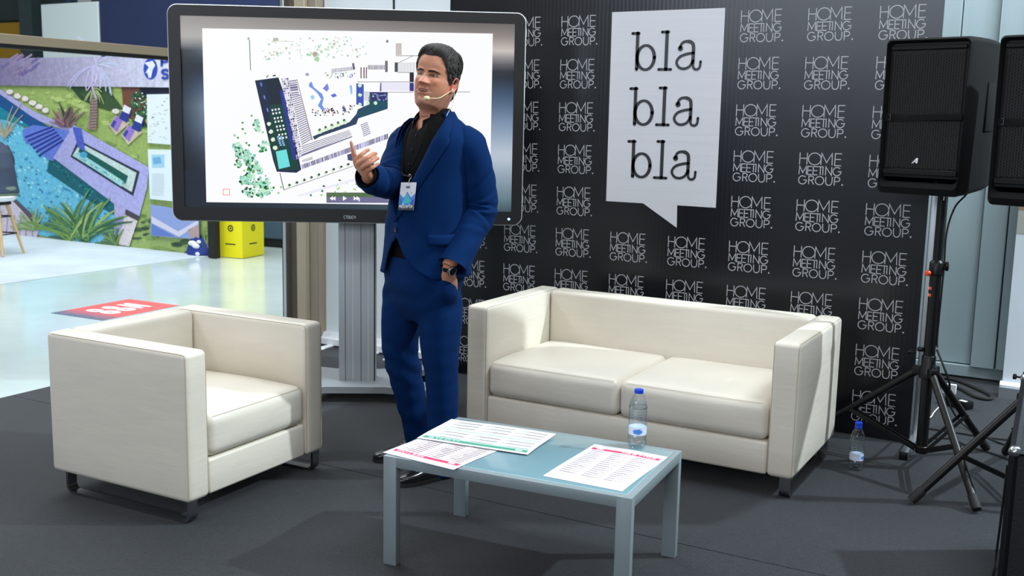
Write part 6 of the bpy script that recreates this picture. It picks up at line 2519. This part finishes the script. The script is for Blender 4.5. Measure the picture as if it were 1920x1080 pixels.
# ---- things he wears
WA = empty('wrist_watch', tuple(MAN.matrix_world @ Vector((0, 0, 0))), 0, 'dark wristwatch on the wrist of the hand in the pocket', 'watch')
WA.location = (mo.x, mo.y, 0)
WA.rotation_euler = (0, 0, HEAD)
wc_ = WR_L + hd * .006
nv_ = hd.cross(lx)
bw_ = MB()
rings = []
for k in range(33):
    q = 2 * PI * k / 32
    o_ = wc_ + lx * .0335 * math.cos(q) + nv_ * .0265 * math.sin(q)
    i_ = wc_ + lx * .0305 * math.cos(q) + nv_ * .0235 * math.sin(q)
    rings.append([o_ + hd * .009, o_ - hd * .009, i_ - hd * .009, i_ + hd * .009])
bw_.loft(rings, cap=False)
bw_.build('strap', M['watchface'], WA, 60)
fd = (lx * .55 - nv_ * .0 + Vector((-.2, -.75, .1))).normalized()
if (fd.dot(nv_)) < 0:
    sn = -1
else:
    sn = 1
wp_ = wc_ + nv_ * sn * .027
Mw = Vector((0, 0, 1)).rotation_difference(nv_ * sn).to_matrix()
MB().lathe([(.0, -.003), (.0195, -.003), (.0205, .0), (.0205, .005), (.018, .0075), (.0165, .007), (.0165, .0055)], 30, wp_, M=Mw).build('watch_case', M['steel'], WA)
MB().lathe([(.0, .0058), (.0166, .0058), (.0166, .0052), (0, .0052)], 30, wp_, M=Mw).build('watch_dial', M['watchface'], WA)

HM = empty('headset_microphone', (mo.x, mo.y, 0), HEAD, 'beige headset microphone on a thin boom before his mouth', 'microphone')
tipp = mp_(801, 184, -.155)
e0_ = h2m(.0775, -.002, .082)
boom = [h2m(.082, -.016, .128), h2m(.084, -.026, .112), h2m(.083, -.020, .090), e0_ + Vector((.004, -.004, 0)), h2m(.0755, .03, .060), mp_(822, 184, -.135), tipp]
MB().tube(smooth_path(boom, 6), .0016, 8).build('boom', M['beige'], HM)
d_ = (tipp - mp_(822, 184, -.135)).normalized()
MB().tube([tipp - d_ * .009, tipp - d_ * .008, tipp - d_ * .003, tipp + d_ * .005, tipp + d_ * .011, tipp + d_ * .0125], [.003, .0065, .0085, .0088, .0075, .003], 16).build('foam_tip', M['beige'], HM, 60)
MB().tube(smooth_path([h2m(.083, -.020, .090), mp_(849, 196, -.06), mp_(842, 208, -.065), mp_(832, 228, -.075), mp_(829, 236, -.07)], 6), .0012, 7).build('thin_cable', M['cablewhite'], HM)

BD = empty('name_badge', (mo.x, mo.y, 0), HEAD, 'white and blue name badge on a black lanyard hanging before the jacket', 'badge')
dy_ = -.168
c4 = [mp_(752, 342, dy_), mp_(781, 342, dy_ - .012), mp_(777, 394, dy_ - .016), mp_(746, 394, dy_ - .004)]
ex_ = (c4[1] - c4[0])
ez_ = (c4[0] - c4[3])
nb = ex_.cross(ez_).normalized()
if nb.y > 0:
    nb = -nb


def bp_(x, z, off=0.0):
    return c4[3] + ex_ * x + ez_ * z + nb * off


cd_ = MB()
cd_.add([bp_(0, 0), bp_(1, 0), bp_(1, 1), bp_(0, 1), bp_(0, 0, -.002), bp_(1, 0, -.002), bp_(1, 1, -.002), bp_(0, 1, -.002)], [(0, 1, 2, 3), (7, 6, 5, 4), (0, 4, 5, 1), (1, 5, 6, 2), (2, 6, 7, 3), (3, 7, 4, 0)])
cd_.build('card', M['paper'], BD, 0)
bpnt = MB()


def bq(poly, c, o=.0006):
    bpnt.add([bp_(x, z, o) for x, z in poly], [tuple(range(len(poly)))], 0, lin(c))


bq([(0, 0), (1, 0), (1, .185), (0, .185)], (40, 44, 62))
bq([(0, .185), (1, .185), (1, .60), (.9, .56), (.78, .46), (.66, .52), (.48, .68), (.36, .50), (.27, .45), (.12, .53), (0, .60)], (70, 130, 206))
bq([(0, .2), (.28, .2), (.14, .40), (0, .44)], (34, 110, 188), .001)
bq([(.18, .19), (.5, .24), (.46, .62), (.30, .38)], (60, 178, 206), .001)
bq([(.5, .24), (.82, .3), (.62, .48), (.48, .62)], (40, 190, 190), .0012)
bq([(.6, .19), (1, .19), (1, .44), (.84, .36)], (60, 80, 190), .001)
bq([(.22, .19), (.38, .19), (.3, .28)], (150, 200, 240), .0012)
bq([(.62, .19), (.8, .19), (.7, .26)], (120, 180, 240), .0012)
bq([(.36, .80), (.62, .80), (.62, .86), (.36, .86)], (70, 74, 84))
bq([(.40, .88), (.60, .88), (.60, .89), (.40, .89)], (120, 124, 130))
bq([(.42, .77), (.58, .77), (.58, .78), (.42, .78)], (120, 124, 130))
bq([(.74, .62), (.80, .62), (.77, .67)], (60, 70, 100))
bq([(.16, .05), (.82, .05), (.82, .058), (.16, .058)], (150, 154, 170))
tag(bpnt.build('badge_print', M['flatprint'], BD, 0, False), kind='stuff')
bl = MB()
word2(bl, word('PRESCRIPTOR', .06, .085, .86, .085, .22, .3), .022, lambda p: bp_(p[0], p[1], .0014))
tag(bl.build('badge_lettering', M['paper'], BD, 0, False), kind='stuff')
hk = MB()
hk.tube(smooth_path([mp_(766, 344, dy_ - .008), mp_(768, 337, dy_ - .008), mp_(771, 333, dy_ - .008), mp_(770, 328, dy_ - .008), mp_(767, 328, dy_ - .008), mp_(767, 332, dy_ - .008)], 5), .0016, 8)
hk.build('hook', M['steel'], BD)
ly = MB()
for sg, pyl in ((-1, [(232, -16), (262, -12), (300, -8), (325, -3)]), (1, [(232, 20), (262, 18), (300, 12), (325, 3)])):
    pth = [tpt(py, R_(a), -.004) for py, a in pyl] + [mp_(769, 330, dy_ - .004)]
    ly.tube(smooth_path(pth, 5), .0045, 8, flat=.25)
ly.build('lanyard', M['fabricblack'], BD)

# ------------------------------------------------------------------ seated visitor and bar stool at the left edge
ST = empty('bar_stool', (-10.10, 7.02, 0.0), .3, 'bar stool with white seat and wooden legs at the left picture edge', 'stool')
zs = .60
seat = MB()
seat.loft([[Vector((r * 1.0 * math.cos(2 * PI * k / 28), r * .95 * math.sin(2 * PI * k / 28), z)) for k in range(28)] for r, z in ((.10, zs - .045), (.17, zs - .035), (.20, zs - .01), (.205, zs + .01), (.195, zs + .018), (.15, zs + .008), (.02, zs + .002))])
seat.build('seat', M['white'], ST, 60)
MB().rbox((0, 0, zs - .06), (.2, .2, .04), .01, 2).build('seat_bracket', M['blackmetal'], ST)
for k in range(4):
    a = PI / 4 + PI / 2 * k
    lgk = MB().tube([(.09 * math.cos(a), .09 * math.sin(a), zs - .05), (.235 * math.cos(a), .235 * math.sin(a), .002)], [.02, .013], 12)
    lgk.build('leg', M['wood'], ST)
for zz_, rr_ in ((.22, .185), (.40, .14)):
    fr_ = MB()
    for k in range(4):
        a, b = PI / 4 + PI / 2 * k, PI / 4 + PI / 2 * (k + 1)
        fr_.tube([(rr_ * math.cos(a), rr_ * math.sin(a), zz_), (rr_ * math.cos(b), rr_ * math.sin(b), zz_)], .007, 8)
    fr_.build('foot_rest', M['blackmetal'], ST)

VP = empty('person', (-10.08, 7.06, 0), -1.45, 'seated visitor in a dark blue shirt and olive trousers, at the left edge', 'person')
pb = MB()


def lf(mb, rows, n=24):
    mb.loft([[Vector((x + a * math.cos(q), y + b * math.sin(q), z)) for q in [2 * PI * k / n for k in range(n)]] for x, y, z, a, b in rows])


zs_ = zs + .01
lf(pb, [(0, .02, zs_ + .03, .15, .13), (0, .0, zs_ + .15, .15, .12), (0, -.03, zs_ + .30, .155, .12), (0, -.09, zs_ + .45, .175, .115), (0, -.14, zs_ + .54, .15, .095), (0, -.17, zs_ + .58, .07, .07)])
lf(pb, [(0, -.17, zs_ + .56, .055, .06), (0, -.20, zs_ + .64, .056, .065), (0, -.225, zs_ + .68, .066, .085), (0, -.235, zs_ + .73, .074, .097), (0, -.235, zs_ + .79, .075, .098), (0, -.23, zs_ + .83, .06, .08), (0, -.225, zs_ + .86, .02, .03)])
for sg in (-1, 1):
    limb(pb, [Vector((sg * .15, -.12, zs_ + .50)), Vector((sg * .20, -.10, zs_ + .36)), Vector((sg * .21, -.16, zs_ + .24)), Vector((sg * .14, -.36, zs_ + .20)), Vector((sg * .07, -.42, zs_ + .22))], [.055, .052, .045, .036, .028])
    limb(pb, [Vector((sg * .08, .0, zs_ + .06)), Vector((sg * .10, -.2, zs_ + .07)), Vector((sg * .11, -.40, zs_ + .05)), Vector((sg * .10, -.42, zs_ - .14)), Vector((sg * .09, -.36, .30))], [.08, .075, .062, .052, .045])
    limb(pb, [Vector((sg * .09, -.36, .30)), Vector((sg * .09, -.38, .27)), Vector((sg * .09, -.50, .255))], [.04, .036, .028])
bme = remesh(pb, 'body', 0.012, 4)
nv = len(bme.vertices)
at = bme.color_attributes.new('Col', 'FLOAT_COLOR', 'POINT')
at.data.foreach_set('color', list((*lin((190, 138, 112)), 1.0)) * nv)
bme.materials.clear()
bme.materials.append(M['skin'])
bme.polygons.foreach_set('use_smooth', [True] * len(bme.polygons))
link(bpy.data.objects.new('body', bme), VP)
sb_ = MB()
lf(sb_, [(0, .025, zs_ + .03, .175, .155), (0, .0, zs_ + .12, .178, .15), (0, -.03, zs_ + .30, .18, .145), (0, -.09, zs_ + .45, .195, .135), (0, -.14, zs_ + .545, .165, .11), (0, -.165, zs_ + .59, .08, .08)])
for sg in (-1, 1):
    limb(sb_, [Vector((sg * .15, -.12, zs_ + .50)), Vector((sg * .205, -.10, zs_ + .36)), Vector((sg * .215, -.16, zs_ + .25)), Vector((sg * .16, -.32, zs_ + .205))], [.07, .066, .06, .048])
sme = remesh(sb_, 'dark_shirt', 0.011, 4)
sme.materials.clear()
sme.materials.append(pm('visitor_shirt', (52, 64, 84), .8, var=.1, vscale=30))
sme.polygons.foreach_set('use_smooth', [True] * len(sme.polygons))
link(bpy.data.objects.new('dark_shirt', sme), VP)
tb_ = MB()
lf(tb_, [(0, .02, zs_ + .0, .16, .15), (0, .02, zs_ + .06, .17, .15), (0, .01, zs_ + .11, .165, .145)])
for sg in (-1, 1):
    limb(tb_, [Vector((sg * .08, .0, zs_ + .06)), Vector((sg * .10, -.2, zs_ + .07)), Vector((sg * .11, -.40, zs_ + .05)), Vector((sg * .10, -.42, zs_ - .14)), Vector((sg * .09, -.36, .33))], [.095, .088, .076, .066, .06])
tme2 = remesh(tb_, 'olive_trousers', 0.011, 4)
tme2.materials.clear()
tme2.materials.append(pm('visitor_trousers', (104, 122, 104), .85))
tme2.polygons.foreach_set('use_smooth', [True] * len(tme2.polygons))
link(bpy.data.objects.new('olive_trousers', tme2), VP)
hh_ = MB()
lf(hh_, [(0, -.205, zs_ + .70, .076, .09), (0, -.22, zs_ + .74, .083, .100), (0, -.225, zs_ + .80, .084, .106), (0, -.225, zs_ + .84, .066, .088), (0, -.225, zs_ + .87, .02, .03)])
hh_.build('hair', M['hair'], VP, 60)
for sg in (-1, 1):
    MB().rbox((sg * .09, -.45, .235), (.085, .25, .07), .025, 3).build('shoe', M['rubber'], VP)
